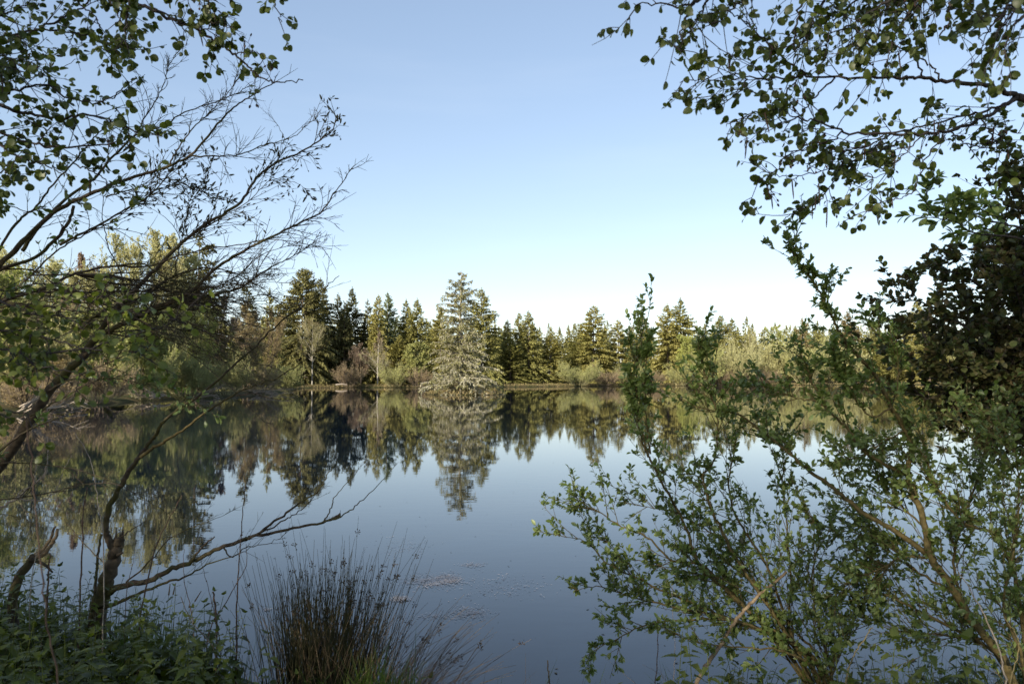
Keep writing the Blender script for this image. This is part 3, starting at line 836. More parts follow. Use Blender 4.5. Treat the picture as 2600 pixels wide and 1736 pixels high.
# ------------------------------------------------------------------ foreground: generic branch with twigs and leaves
def sample(rng, q, n, t0=0., t1=1.):
    L = np.concatenate([[0], np.cumsum(np.linalg.norm(np.diff(q, axis=0), axis=1))])
    tt = t0 + (t1 - t0) * rng.random(n)
    t = np.interp(tt * L[-1], L, np.arange(len(q)))
    i = t.astype(int).clip(0, len(q) - 2); fr = (t - i)[:, None]
    return q[i] * (1 - fr) + q[i + 1] * fr, norm(q[i + 1] - q[i]), tt

def alder_branch(root, org, pts, r0, r1, seed, twigs=16, tl=.25, lpt=6, size=.055, t0=.1, cones=0, cats=0, mat='alderleaf', sub=2, spread=.8, power=.8):
    rng = np.random.default_rng(seed)
    q = smooth_path(pts, 6, .004, rng)
    g, lg, cg, kg = Geo(), Geo(), Geo(), Geo()
    r0 *= .7
    tube(g, q, r0, r1, 6, power, rng)
    twigs = max(4, int(twigs * .47)); sub = min(sub, 1); lpt = 3
    a, T, t = sample(rng, q, twigs, t0, 1)
    b = shoots(rng, a, T, spread, tl * 1.15 * rng.uniform(.5, 1.2, twigs), .0022, 0, .25, -.05)
    b.draw(g, 4, .5)
    b2 = kids(rng, b, sub, .2, .95, .8, .6, .8, 0, .25, -.05) if sub else b
    if sub: b2.draw(g, 3, .6)
    for c in (b, b2) if sub else (b,):
        leaf_on(rng, lg, T_ALDER, c, lpt + 1, size, .4, 1, 1.0, .8, .85, .3, .006)
    ba, bT, _ = sample(rng, q, max(2, twigs // 3), max(t0, .45), 1)
    D = norm(bT * .5 + perp(rng, bT)); leaves(lg, T_ALDER, ba, D, np.array([0, 0, .8]) + rng.normal(0, .6, D.shape), size * rng.uniform(.6, 1.1, len(ba)))
    o = g.build('branch', M['alderbark'], root, org, True)
    lg.build('foliage', M[mat], o, org)
    if cats:
        i = rng.integers(0, len(b.P), cats); e = b.at(i, rng.uniform(.5, 1, cats))
        D = np.array([0, 0, -1.0]) + rng.normal(0, .12, (cats, 3))
        for k in range(4):
            segs(cg, e + D * .018 * k, e + D * .018 * (k + 1), .0028, .0028 if k < 3 else .001, 5)
        tag(cg.build('catkins', M['aldercatkin'], o, org), kind='stuff')
    if cones:
        i = np.repeat(rng.integers(0, len(b.P), cones), 4); e = b.at(i, rng.uniform(.75, 1, len(i)))
        D = np.array([0, 0, -.6]) + rng.normal(0, .6, (len(i), 3))
        e2 = e + norm(D) * rng.uniform(.02, .045, (len(i), 1))
        segs(kg, e, e2, .0009, .0009)
        leaves(kg, T_CONE, e2, D, rng.normal(0, 1, D.shape), .016)
        tag(kg.build('cones', M['aldercatkin'], o, org), kind='stuff')
    return o

def right_alder():
    org = np.array([4.6, 3.2, gz(4.6, 3.2)])
    e = empty('alder_tree', org, 'alder with round leaves reaching in over the water from the upper right', 'tree')
    g = Geo()
    fork = P(*S(6, 2310, 578), 3.1)
    tube(g, smooth_path(np.array([org - [0, 0, .1], org + [.05, 0, 1.6], org + [.1, -.1, 4.2], org + [.2, -.2, 6.5], org + [.1, -.1, 8.6]]), 6), .13, .012, 9)
    tube(g, smooth_path(np.array([org + [.06, 0, 1.7], (org + [.06, 0, 2.2]) * .5 + fork * .5 + [0, 0, -.08], fork]), 6), .035, .017, 8)
    g.build('trunk', M['alderbark'], e, org, True)
    B = [
     ([(2310, 578), (2200, 530), (2050, 500), (1850, 485), (1720, 465), (1600, 460), (1350, 470), (1050, 455), (950, 465), (700, 475), (420, 490)], (3.1, 2.8), .016, .002, 26, .16, 5, .45, 2, 1),
     ([(2310, 578), (2230, 640), (2100, 710), (1900, 780), (1750, 800), (1550, 800), (1270, 790), (1150, 735), (1010, 700), (900, 660)], (3.1, 2.7), .014, .002, 46, .2, 6, .12, 5, 3),
     ([(2310, 578), (2180, 640), (2000, 690), (1800, 740), (1600, 790), (1400, 840)], (3.1, 3.3), .010, .002, 38, .2, 6, .15, 2, 2),
     ([(1860, 480), (1800, 400), (1720, 345), (1640, 300), (1540, 360)], (3.0, 3.0), .006, .002, 14, .14, 6, .4, 1, 1),
     ([(1740, 465), (1710, 330), (1690, 150), (1640, 20), (1620, -80)], (2.98, 2.9), .006, .002, 18, .16, 6, .45, 1, 1),
     ([(1050, 450), (950, 370), (830, 270), (740, 180), (650, 110), (560, 60)], (2.9, 2.8), .007, .002, 24, .13, 5, .15, 1, 1),
     ([(1220, 465), (1130, 550), (1050, 640), (970, 720), (880, 740)], (2.93, 2.8), .006, .002, 20, .13, 5, .2, 3, 1),
     ([(990, 480), (900, 580), (830, 640), (700, 690), (580, 740)], (2.88, 2.75), .005, .0015, 20, .13, 4, .25, 1, 2),
     ([(700, 475), (600, 430), (560, 380), (480, 470), (300, 480)], (2.82, 2.75), .004, .0015, 20, .13, 5, .1, 0, 0),
     ([(700, 475), (640, 560), (560, 600), (480, 560)], (2.82, 2.75), .004, .0015, 14, .12, 5, .1, 0, 0),
     ([(1500, 860), (1430, 900), (1300, 990), (1180, 1130), (1100, 1220), (1000, 1260), (930, 1290)], (3.2, 2.9), .006, .0015, 20, .1, 4, .5, 1, 3),
     ([(1600, 850), (1550, 880), (1400, 920), (1280, 980), (1100, 1030), (950, 1055), (830, 1045)], (3.2, 2.9), .006, .0015, 20, .12, 4, .1, 1, 2),
     ([(1270, 790), (1180, 850), (1050, 890), (940, 910), (880, 1000), (800, 1060), (760, 1080)], (2.95, 2.8), .005, .0015, 14, .1, 4, .2, 4, 1),
     ([(1900, 780), (1780, 920), (1720, 1050), (1680, 1150), (1600, 1190), (1500, 1200), (1430, 1260)], (3.05, 2.95), .005, .0015, 18, .1, 4, .55, 0, 1),
     ([(1750, 800), (1650, 900), (1560, 1000), (1430, 1090)], (3.1, 3.0), .005, .0015, 30, .15, 6, .1, 1, 2),
     ([(1550, 800), (1420, 870), (1300, 900), (1180, 950)], (3.1, 3.0), .005, .0015, 26, .15, 6, .1, 1, 2),
     ([(2100, 710), (2150, 800), (2200, 850), (2250, 780), (2330, 790)], (3.0, 2.9), .005, .002, 18, .12, 5, .2, 0, 1),
     ([(1900, 780), (2000, 850), (2100, 880), (2180, 820)], (3.0, 2.9), .005, .002, 14, .12, 5, .2, 0, 2),
    ]
    for k, (pts, dep, r0, r1, tw, tl, lp, t0, cn, ct) in enumerate(B):
        alder_branch(e, org, path((6, pts, dep)), r0, r1, 100 + k, tw, tl, lp, .029, t0, cn, ct)
    # boughs that hang in from above the frame
    bough = fork + np.array([.2, .1, 1.6])
    T_ = [
     ([(1560, 0), (1400, 90), (1250, 190), (1150, 200)], (2.8, 2.7), 24, .16),
     ([(1200, -150), (1050, -30), (1000, 120), (980, 300), (970, 380)], (2.8, 2.7), 34, .17),
     ([(1250, -150), (1150, 0), (1080, 150), (1060, 260)], (2.9, 2.8), 34, .17),
     ([(1500, -120), (1350, 0), (1230, 80), (1130, 120)], (3.0, 2.9), 34, .17),
     ([(1700, -120), (1560, 30), (1420, 130), (1330, 270)], (2.9, 2.8), 34, .18),
     ([(1800, -120), (1680, 60), (1600, 180), (1540, 330), (1530, 400)], (2.85, 2.8), 30, .15),
     ([(700, -160), (450, -20), (300, 40), (150, 20), (20, 20)], (2.7, 2.6), 26, .14),
     ([(560, -160), (400, -20), (330, 110), (300, 260), (290, 310)], (2.7, 2.6), 24, .12),
     ([(620, -120), (460, 0), (400, 120), (370, 200)], (2.75, 2.65), 18, .12),
     ([(800, -120), (680, 0), (600, 60), (540, 140)], (2.75, 2.65), 24, .13),
     ([(2000, -120), (1900, 50), (1890, 150), (1850, 230), (1950, 230)], (2.9, 2.8), 20, .11),
     ([(2349, -60), (2240, 60), (2150, 160), (2080, 260)], (2.5, 2.4), 26, .17),
     ([(2400, 60), (2300, 140), (2250, 240), (2230, 320)], (2.5, 2.4), 24, .16),
     ([(2420, -50), (2320, 30), (2260, 100)], (2.5, 2.4), 26, .18),
    ]
    for k, (pts, dep, tw, tl) in enumerate(T_):
        q = path((6, pts, dep))
        at = org + np.array([.1, -.1, 4.3 + .16 * k])
        md = at * .5 + q[0] * .5; md[2] = max(at[2], q[0][2]) + .2
        n0 = np.linalg.norm(np.diff(q, axis=0), axis=1).sum()
        q = np.vstack([[at, md], q]); n1 = np.linalg.norm(np.diff(q, axis=0), axis=1).sum()
        alder_branch(e, org, q, .022, .0015, 140 + k, int(tw * (.5 + .5 * n1 / n0)), tl * 1.3, 6, .029, .25, 1, 2, power=.45)
    for k in range(26):                                   # the crown round the trunk, beyond the frame
        r_ = np.random.default_rng(900 + k); z = r_.uniform(4.6, 8.2); a_ = r_.uniform(-1.3, 1.9); l = r_.uniform(.8, 1.5) * (1.25 - .09 * z)
        p0 = org + [.15, -.15, z]; d_ = np.array([cos(a_), sin(a_), .45])
        alder_branch(e, org, np.array([p0, p0 + d_ * l * .5, p0 + d_ * l + [0, 0, -.05]]), .016, .002, 930 + k, 40, .3, 6, .04, .15)
right_alder()

def left_alder():
    org = np.array([-3.3, 2.5, gz(-3.3, 2.5)])
    e = empty('alder_tree', org, 'alder with dense round leaves hanging in from the upper left corner', 'tree')
    g = Geo()
    tube(g, smooth_path(np.array([org - [0, 0, .1], org + [0, 0, 1.8], org + [-.1, 0, 4.2], org + [-.1, .1, 6.6], org + [0, 0, 8.4]]), 6), .12, .012, 9)
    B = [
     (1, [(-150, 360), (0, 300), (150, 240), (330, 160), (490, 80), (600, 0)], 3.0, .010, .003, 34, .17, .1, 1, 1),
     (1, [(500, -200), (750, -40), (900, 20), (1030, 80), (1150, 130), (1300, 190), (1420, 270), (1540, 355), (1640, 430), (1700, 500), (1790, 540), (1900, 540), (2010, 535)], (3.0, 2.9), .012, .002, 20, .10, .2, 2, 4),
     (1, [(1000, 60), (1100, 100), (1200, 180), (1280, 250)], 2.95, .006, .002, 16, .10, .2, 1, 2),
     (1, [(1300, 190), (1380, 180), (1440, 150), (1480, 120), (1500, 180)], 2.9, .005, .0015, 18, .10, .2, 1, 1),
     (1, [(1540, 355), (1620, 345), (1700, 345), (1750, 380)], 2.9, .004, .0015, 8, .07, .3, 1, 0),
     (1, [(-120, 280), (0, 250), (250, 200), (480, 220), (700, 260), (850, 320)], 2.9, .008, .002, 36, .15, .05, 1, 2),
     (1, [(860, -60), (840, 120), (830, 250), (850, 330)], 2.85, .005, .002, 22, .12, .15, 1, 3),
     (1, [(-150, 680), (0, 700), (200, 760), (400, 780), (560, 770), (750, 800), (900, 870), (1050, 890), (1110, 890)], (3.1, 2.9), .011, .002, 50, .17, .02, 2, 3),
     (1, [(-150, 860), (0, 880), (200, 950), (400, 980), (600, 960), (800, 950), (880, 980)], (3.1, 2.9), .010, .002, 44, .17, .02, 1, 2),
     (1, [(-100, 640), (100, 600), (300, 560), (450, 640), (650, 680), (750, 640), (840, 560), (910, 520)], (3.0, 2.9), .008, .0015, 34, .13, .05, 1, 2),
     (1, [(-150, 480), (0, 430), (100, 420), (200, 470)], 2.9, .006, .002, 20, .15, .05, 1, 1),
     (1, [(-100, 900), (100, 1020), (250, 1080), (330, 1100), (420, 1170)], 2.8, .006, .002, 16, .12, .3, 0, 1),
     (1, [(-150, 150), (0, 100), (120, 60), (220, 30)], 2.7, .007, .002, 26, .16, .05, 0, 1),
     (1, [(-150, 330), (-20, 360), (60, 390), (130, 480)], 2.7, .007, .002, 18, .15, .05, 0, 1),
     (1, [(420, -150), (500, 0), (560, 60), (640, 120), (660, 190)], 2.9, .005, .002, 18, .11, .3, 0, 1),
     (1, [(650, -120), (740, 20), (780, 90), (800, 150)], 2.9, .005, .002, 18, .11, .2, 0, 1),
     (1, [(1250, -160), (1270, -20), (1290, 20)], 2.9, .005, .002, 10, .10, .3, 0, 1),
     (1, [(1330, -160), (1380, 0), (1420, 80), (1440, 190)], 2.9, .005, .002, 14, .10, .3, 1, 1),
     (1, [(1760, -160), (1800, -40), (1840, 60), (1870, 150)], 2.9, .004, .0015, 12, .07, .35, 2, 0),
     (1, [(-100, 1150), (0, 1140), (60, 1150), (110, 1140)], 2.7, .005, .002, 8, .09, .3, 0, 0),
     (1, [(480, 1080), (600, 1130), (680, 1180), (760, 1260), (840, 1290)], (3.1, 3.0), .005, .0015, 16, .10, .15, 0, 1),
     (2, [(-150, 1110), (0, 1100), (250, 1050), (600, 1000), (850, 930), (1000, 880), (1100, 840), (1190, 780)], (2.5, 2.4), .008, .0015, 26, .13, .1, 0, 1),
     (2, [(-150, 900), (0, 880), (200, 900), (400, 960), (600, 1010), (800, 1020), (1050, 1030)], (2.5, 2.4), .006, .0015, 24, .13, .1, 0, 1),
     (2, [(-150, 620), (0, 690), (200, 780), (450, 800), (560, 880)], (2.6, 2.5), .006, .0015, 22, .14, .1, 0, 1),
     (2, [(-150, 1000), (100, 1020), (250, 1120), (400, 1150), (560, 1160)], (2.4, 2.3), .006, .0015, 20, .12, .1, 0, 1),
     (2, [(430, 640), (600, 680), (800, 690), (900, 600)], (2.7, 2.6), .005, .0015, 10, .10, .3, 0, 1),
     (2, [(-150, 1400), (60, 1420), (180, 1430)], 2.4, .005, .002, 9, .11, .3, 0, 0),
    ]
    for k, (reg, pts, dep, r0, r1, tw, tl, t0, cn, ct) in enumerate(B):
        q = path((reg, pts, dep))
        if not (pts[0][0] > 150 and pts[0][1] >= 0):
            n0 = np.linalg.norm(np.diff(q, axis=0), axis=1).sum()
            if pts[0][1] < 0 or reg == 1 and pts[0][0] > 0:
                at = org + [-.08, 0, q[0][2] - org[2] + .05]; md = at * .5 + q[0] * .5 + [0, .15, .3]
            else:
                at = org + [-.05, 0, max(.5, q[0][2] - org[2] - .45 - .05 * (k % 5))]; md = at * .5 + q[0] * .5 + [0, .05 * (k % 4), -.02]
            q = np.vstack([[at, md], q]); n1 = np.linalg.norm(np.diff(q, axis=0), axis=1).sum()
            tw = int(tw * (.4 + .6 * n1 / n0)); r0 = max(r0 * 1.3, .009); t0 = .12 if reg == 1 else t0
        alder_branch(e, org, q, r0, r1, 200 + k, tw if reg == 1 else int(tw * 2), tl, 5, .029 if reg == 1 else .025, t0, cn, ct, 'alderleaf' if reg == 1 else 'lityoungleaf')  # low branches take the leaf colour brightened as if sunlit
    for k in range(26):
        r_ = np.random.default_rng(960 + k); z = r_.uniform(4.4, 8.0); a_ = r_.uniform(1.4, 4.9); l = r_.uniform(.8, 1.5) * (1.25 - .09 * z)
        p0 = org + [-.08, 0, z]; d_ = np.array([cos(a_), sin(a_), .45])
        alder_branch(e, org, np.array([p0, p0 + d_ * l * .5, p0 + d_ * l + [0, 0, -.05]]), .016, .002, 990 + k, 40, .3, 6, .04, .15)
    g.build('trunk', M['alderbark'], e, org, True)
left_alder()

# ------------------------------------------------------------------ the leaning bare willow on the left
def left_willow():
    org = np.array([-4.25, 4.7, gz(-4.25, 4.7) - .05])
    e = empty('leaning_willow', org, 'nearly bare willow leaning over the water from the left with long thin branches and catkins', 'tree')
    LIMBS = []
    def limb(pts, r0, r1, seed, tw=16, tl=.5, cat=0, t0=.2, leaf=0):
        rng = np.random.default_rng(seed)
        edge = (pts[0][0] / pts[0][1]) * F < -1290
        LIMBS.append(pts)
        if edge:                                # stems that come in over the left border rise from the base
            b0 = org + [rng.normal(0, .12), rng.normal(0, .12), .1]
            pts = np.vstack([[b0, b0 * .45 + pts[0] * .55 + [-.12, .05, -.12]], pts]); t0 = max(t0, .3)
        r0 *= .58 * (1.15 if edge else 1); r1 *= .8; cat = cat if cat > 2 else 0
        q = smooth_path(pts, 6, .0022, rng)
        g, kg = Geo(), Geo()
        tube(g, q, r0, r1, 7, .7, rng)
        tw = int(tw * 1.7); a, T, t = sample(rng, q, tw, t0, 1)
        b = shoots(rng, a, T, .62, tl * .72 * rng.uniform(.3, 1.2, tw) * (1.15 - .8 * t), np.minimum(.0032, r0 * .5) * (1 - .3 * t), .06, .3, .02)
        b.draw(g, 5, .35)
        b2 = kids(rng, b, 3, .2, .9, .75, .5, .65, .05, .25, .0); b2.draw(g, 3, .6)
        o = g.build('limb', M['willowbark'], e, org, True)
        if cat:
            for c, m in ((b, max(1, cat // 2)), (b2, 1)):
                leaf_on(rng, kg, T_CATKIN, c, m, .03, .2, 1, .6, 1, .4, -.3, .001)
            tag(kg.build('catkins', M['catkin'], o, org), kind='stuff')
        if leaf:
            lg = Geo(); leaf_on(rng, lg, T_WILLOW, b2, leaf, .036, .2, 1, .8, .8, .6); leaf_on(rng, lg, T_WILLOW, b, leaf, .036, .2, 1, .8, .8, .6)
            lg.build('foliage', M['willowleaf'], o, org)
    crotch = P(*S(2, 190, 1500), 4.4)
    g = Geo()
    tr = path((2, [(190, 1500), (330, 1280), (450, 1150), (540, 1060), (640, 920)], (4.4, 4.3)))
    tube(g, smooth_path(np.vstack([[org, org * .45 + crotch * .55 + [0, 0, -.05]], tr]), 6, .005, np.random.default_rng(1)), .034, .02, 9, 1, np.random.default_rng(2))
    g.build('trunk', M['willowbark'], e, org, True)
    limb(path((2, [(640, 920), (760, 760), (830, 690), (920, 590), (1090, 420), (1230, 280), (1400, 160), (1600, 30)], (4.3, 4.2)), (1, [(1700, 1180), (1830, 1080), (1970, 1020), (2130, 920), (2210, 850), (2230, 760)], (4.2, 4.1))), .030, .003, 301, 26, .5, 3, .35)
    limb(path((2, [(640, 920), (830, 830), (950, 760), (1250, 640), (1450, 460), (1650, 340), (1850, 240), (1990, 170), (2140, 90)], (4.3, 4.0)), (1, [(2200, 1300), (2270, 1210), (2330, 1110)], 4.0)), .026, .002, 302, 24, .5, 2, .4)
    limb(path((2, [(700, 900), (830, 840), (1000, 760), (1270, 690), (1450, 640), (1600, 600), (1750, 490), (1870, 430), (2000, 360), (2110, 280)], (4.4, 4.2))), .022, .002, 303, 22, .5, 2, .35)
    limb(path((2, [(540, 860), (610, 800), (800, 710), (960, 660), (1100, 550), (1250, 490), (1400, 470), (1560, 510), (1700, 580), (1850, 700)], (4.4, 4.4))), .020, .002, 304, 18, .45, 2, .3)
    limb(path((2, [(-120, 740), (0, 700), (300, 600), (500, 510), (760, 460), (980, 460), (1150, 400), (1350, 350), (1620, 310), (1760, 285), (2200, 350)], (4.0, 4.2))), .020, .002, 305, 24, .5, 2, .25)
    limb(path((2, [(-120, 560), (0, 450), (180, 270), (350, 110)], 3.8), (1, [(530, 1315), (680, 1250), (900, 1170), (1100, 1110), (1260, 1030), (1400, 880), (1530, 730), (1640, 650), (1790, 565), (1850, 540)], (3.8, 3.6))), .030, .002, 306, 26, .5, 1, .35)
    limb(path((1, [(1260, 1030), (1450, 1035), (1600, 1020), (1750, 960), (1890, 930), (2000, 860), (2110, 770)], (3.7, 3.6))), .008, .0015, 307, 14, .35, 0, .2)
    limb(path((1, [(1890, 930), (1840, 830), (1770, 745)], 3.62)), .003, .001, 308, 4, .15, 0, .3)
    limb(path((1, [(1130, 1090), (1180, 980), (1280, 850), (1400, 730), (1530, 590), (1590, 430), (1600, 330)], (3.75, 3.6))), .008, .0012, 309, 18, .32, 0, .2)
    limb(path((2, [(-120, 520), (0, 340), (130, 150)], 3.8), (1, [(220, 1390), (350, 1220), (500, 1060), (620, 920), (740, 790)], (3.8, 3.6))), .017, .003, 310, 14, .35, 1, .4)
    limb(path((1, [(150, 1660), (210, 1565), (400, 1350), (620, 1180), (760, 1030), (900, 900), (1060, 840), (1260, 730), (1470, 660), (1640, 580)], (4.1, 3.9))), .020, .002, 311, 22, .42, 2, .4)
    limb(path((1, [(820, 1000), (860, 960), (930, 830), (1040, 650), (1090, 540), (1110, 470), (1190, 330), (1240, 290)], (3.9, 3.8))), .009, .0015, 312, 12, .3, 1, .3)
    limb(path((1, [(400, 1620), (510, 1565), (680, 1480), (830, 1390), (970, 1310), (1100, 1180), (1180, 1060), (1260, 1000)], (4.3, 4.2))), .016, .002, 313, 18, .5, 4, .2)
    limb(path((2, [(830, 660), (800, 500), (720, 340), (690, 200), (690, 0), (760, -110)], 4.2)), .008, .002, 314, 6, .25, 1, .1)
    limb(path((2, [(1160, 520), (1190, 330), (1230, 190), (1250, 40)], 4.3), (1, [(1380, 1150), (1420, 1000)], 4.3)), .008, .001, 315, 20, .35, 7, .1)
    limb(path((2, [(-100, 560), (0, 480), (200, 420), (380, 270), (460, 150), (490, 60)], 3.9)), .018, .010, 316, 8, .4, 0, .3)
    limb(path((1, [(1200, 1560), (1280, 1560), (1400, 1480), (1640, 1340), (1800, 1200), (1980, 1220), (2060, 1290)], 4.1)), .008, .001, 317, 16, .4, 3, .2)
    limb(path((2, [(700, 0), (830, -40), (960, -70)], 4.3), (1, [(1100, 1180), (1300, 1260), (1560, 1330)], 4.3)), .009, .001, 318, 18, .4, 5, .1)
    limb(path((2, [(1280, 680), (1400, 620), (1600, 500), (1740, 380), (1900, 330), (2130, 330)], 4.2)), .009, .001, 319, 14, .35, 2, .2)
    limb(path((2, [(-100, 760), (60, 640), (200, 520), (400, 340), (560, 250), (760, 150), (900, 40)], (4.5, 4.4))), .016, .003, 320, 20, .5, 3, .2, 2)
    limb(path((2, [(-100, 120), (60, 60), (200, 100), (300, 50), (420, -60)], 3.6), (1, [(450, 1160)], 3.6)), .006, .0015, 321, 18, .22, 0, .1, 5)
    limb(path((1, [(-60, 560), (150, 530), (330, 480), (500, 400), (620, 345), (740, 310)], 3.7)), .005, .001, 322, 18, .22, 5, .2)
    limb(path((1, [(-60, 760), (80, 420), (200, 380), (330, 370), (500, 300), (640, 280)], 3.7)), .005, .001, 323, 18, .22, 5, .2)
    limb(path((2, [(330, 1280), (600, 1150), (900, 1010), (1100, 860), (1300, 930), (1500, 1020)], (4.3, 4.3))), .010, .001, 324, 18, .45, 0, .2)
    limb(path((2, [(200, 1450), (420, 1330), (700, 1200), (900, 1230), (1100, 1300), (1400, 1420)], (4.2, 4.2))), .009, .001, 325, 16, .4, 0, .2, 2)
    limb(path((3, [(-60, 160), (60, 60), (200, -30), (350, -90)], 4.0)), .020, .004, 326, 14, .5, 0, .2, 3)
    limb(path((3, [(-60, 420), (150, 400), (400, 350), (700, 310), (900, 410), (1060, 500)], (4.2, 4.4))), .011, .001, 327, 16, .4, 0, .2)
    limb(path((3, [(-60, 190), (200, 190), (450, 220), (700, 300), (960, 400), (1150, 370)], (4.1, 4.4))), .009, .001, 328, 14, .4, 0, .2)
    rr = np.random.default_rng(777)
    k = 0
    while k < 40:                            # the low tangle of drooping side branches
        L0 = LIMBS[rr.integers(0, 20)]; i0 = rr.integers(0, max(1, int(len(L0) * .6)))
        p0 = L0[i0]; T0 = norm(L0[i0 + 1] - L0[i0]); ln = rr.uniform(.8, 1.7)
        d0 = norm(T0 + np.array([rr.uniform(.1, .7), rr.normal(0, .35), rr.uniform(-.7, .1)])); dr = rr.uniform(.0, .5)
        pts = np.array([p0 + d0 * ln * t + np.array([0, 0, -dr * ln * t * t]) + (rr.normal(0, .015, 3) if t else 0) for t in np.linspace(0, 1, 6)])
        q_ = [((p[0] / p[1]) * F + 1300, HOR - (p[2] - CAM_H) / p[1] * F) for p in (pts[2], pts[5])]
        if not all(60 < a_ < 800 and 690 < b_ < 1280 for a_, b_ in q_): continue
        limb(pts, .010, .0012, 340 + k, 11, .34, 0, .1); k += 1
    limb(path((3, [(-60, 500), (100, 520), (260, 580)], 4.1)), .006, .001, 329, 8, .3, 0, .2)
left_willow()

# ------------------------------------------------------------------ willow shrubs on the right
def shrub_stem(root, org, pts, r0, r1, seed, tw=26, tl=.3, lp=9, size=.036, t0=.15, sub=3, mat='willowleaf', bark='shrubbark', tpl=None, spread=.65, cat=0):
    rng = np.random.default_rng(seed)
    q = smooth_path(pts, 6, .003, rng)
    g, lg = Geo(), Geo()
    tube(g, q, r0, r1, 7, .8, rng)
    a, T, t = sample(rng, q, tw, t0, 1)
    b = shoots(rng, a, T, spread, tl * rng.uniform(.2, 1.45, tw) * (1 - .5 * t), .0026, .3, .15, .1)
    b.draw(g, 4, .4)
    b2 = kids(rng, b, sub, .15, .9, .6, .5, .6, .15, .15, .06)
    b2.draw(g, 3, .5)
    tpl = tpl or T_WILLOW
    leaf_on(rng, lg, tpl, b, lp, size, .3, 1, .85, .8, .55)
    leaf_on(rng, lg, tpl, b2, lp + 1, size, .3, 1, .85, .8, .55)
    n = int(len(q) * (2.0 if r1 > .0022 or r0 < .0062 else .7)); a, T, t = sample(rng, q, n, max(t0, .45), 1)
    D = norm(T * .7 + perp(rng, T) * .7); leaves(lg, tpl, a, D, np.array([0, 0, .8]) + rng.normal(0, .5, D.shape), size * rng.uniform(.7, 1.2, n))
    o = g.build('stem', M[bark], root, org, True)
    lg.build('foliage', M[mat], o, org)
    if cat:
        kg = Geo(); i = rng.integers(0, len(b.P), cat)
        e = b.at(i, rng.uniform(.3, 1, cat))
        D = np.array([0, 0, .3]) + rng.normal(0, .6, (cat, 3)); leaves(kg, T_CONE, e, D, rng.normal(0, 1, D.shape), .045, .6)
        tag(kg.build('catkins', M['catkin'], o, org), kind='stuff')

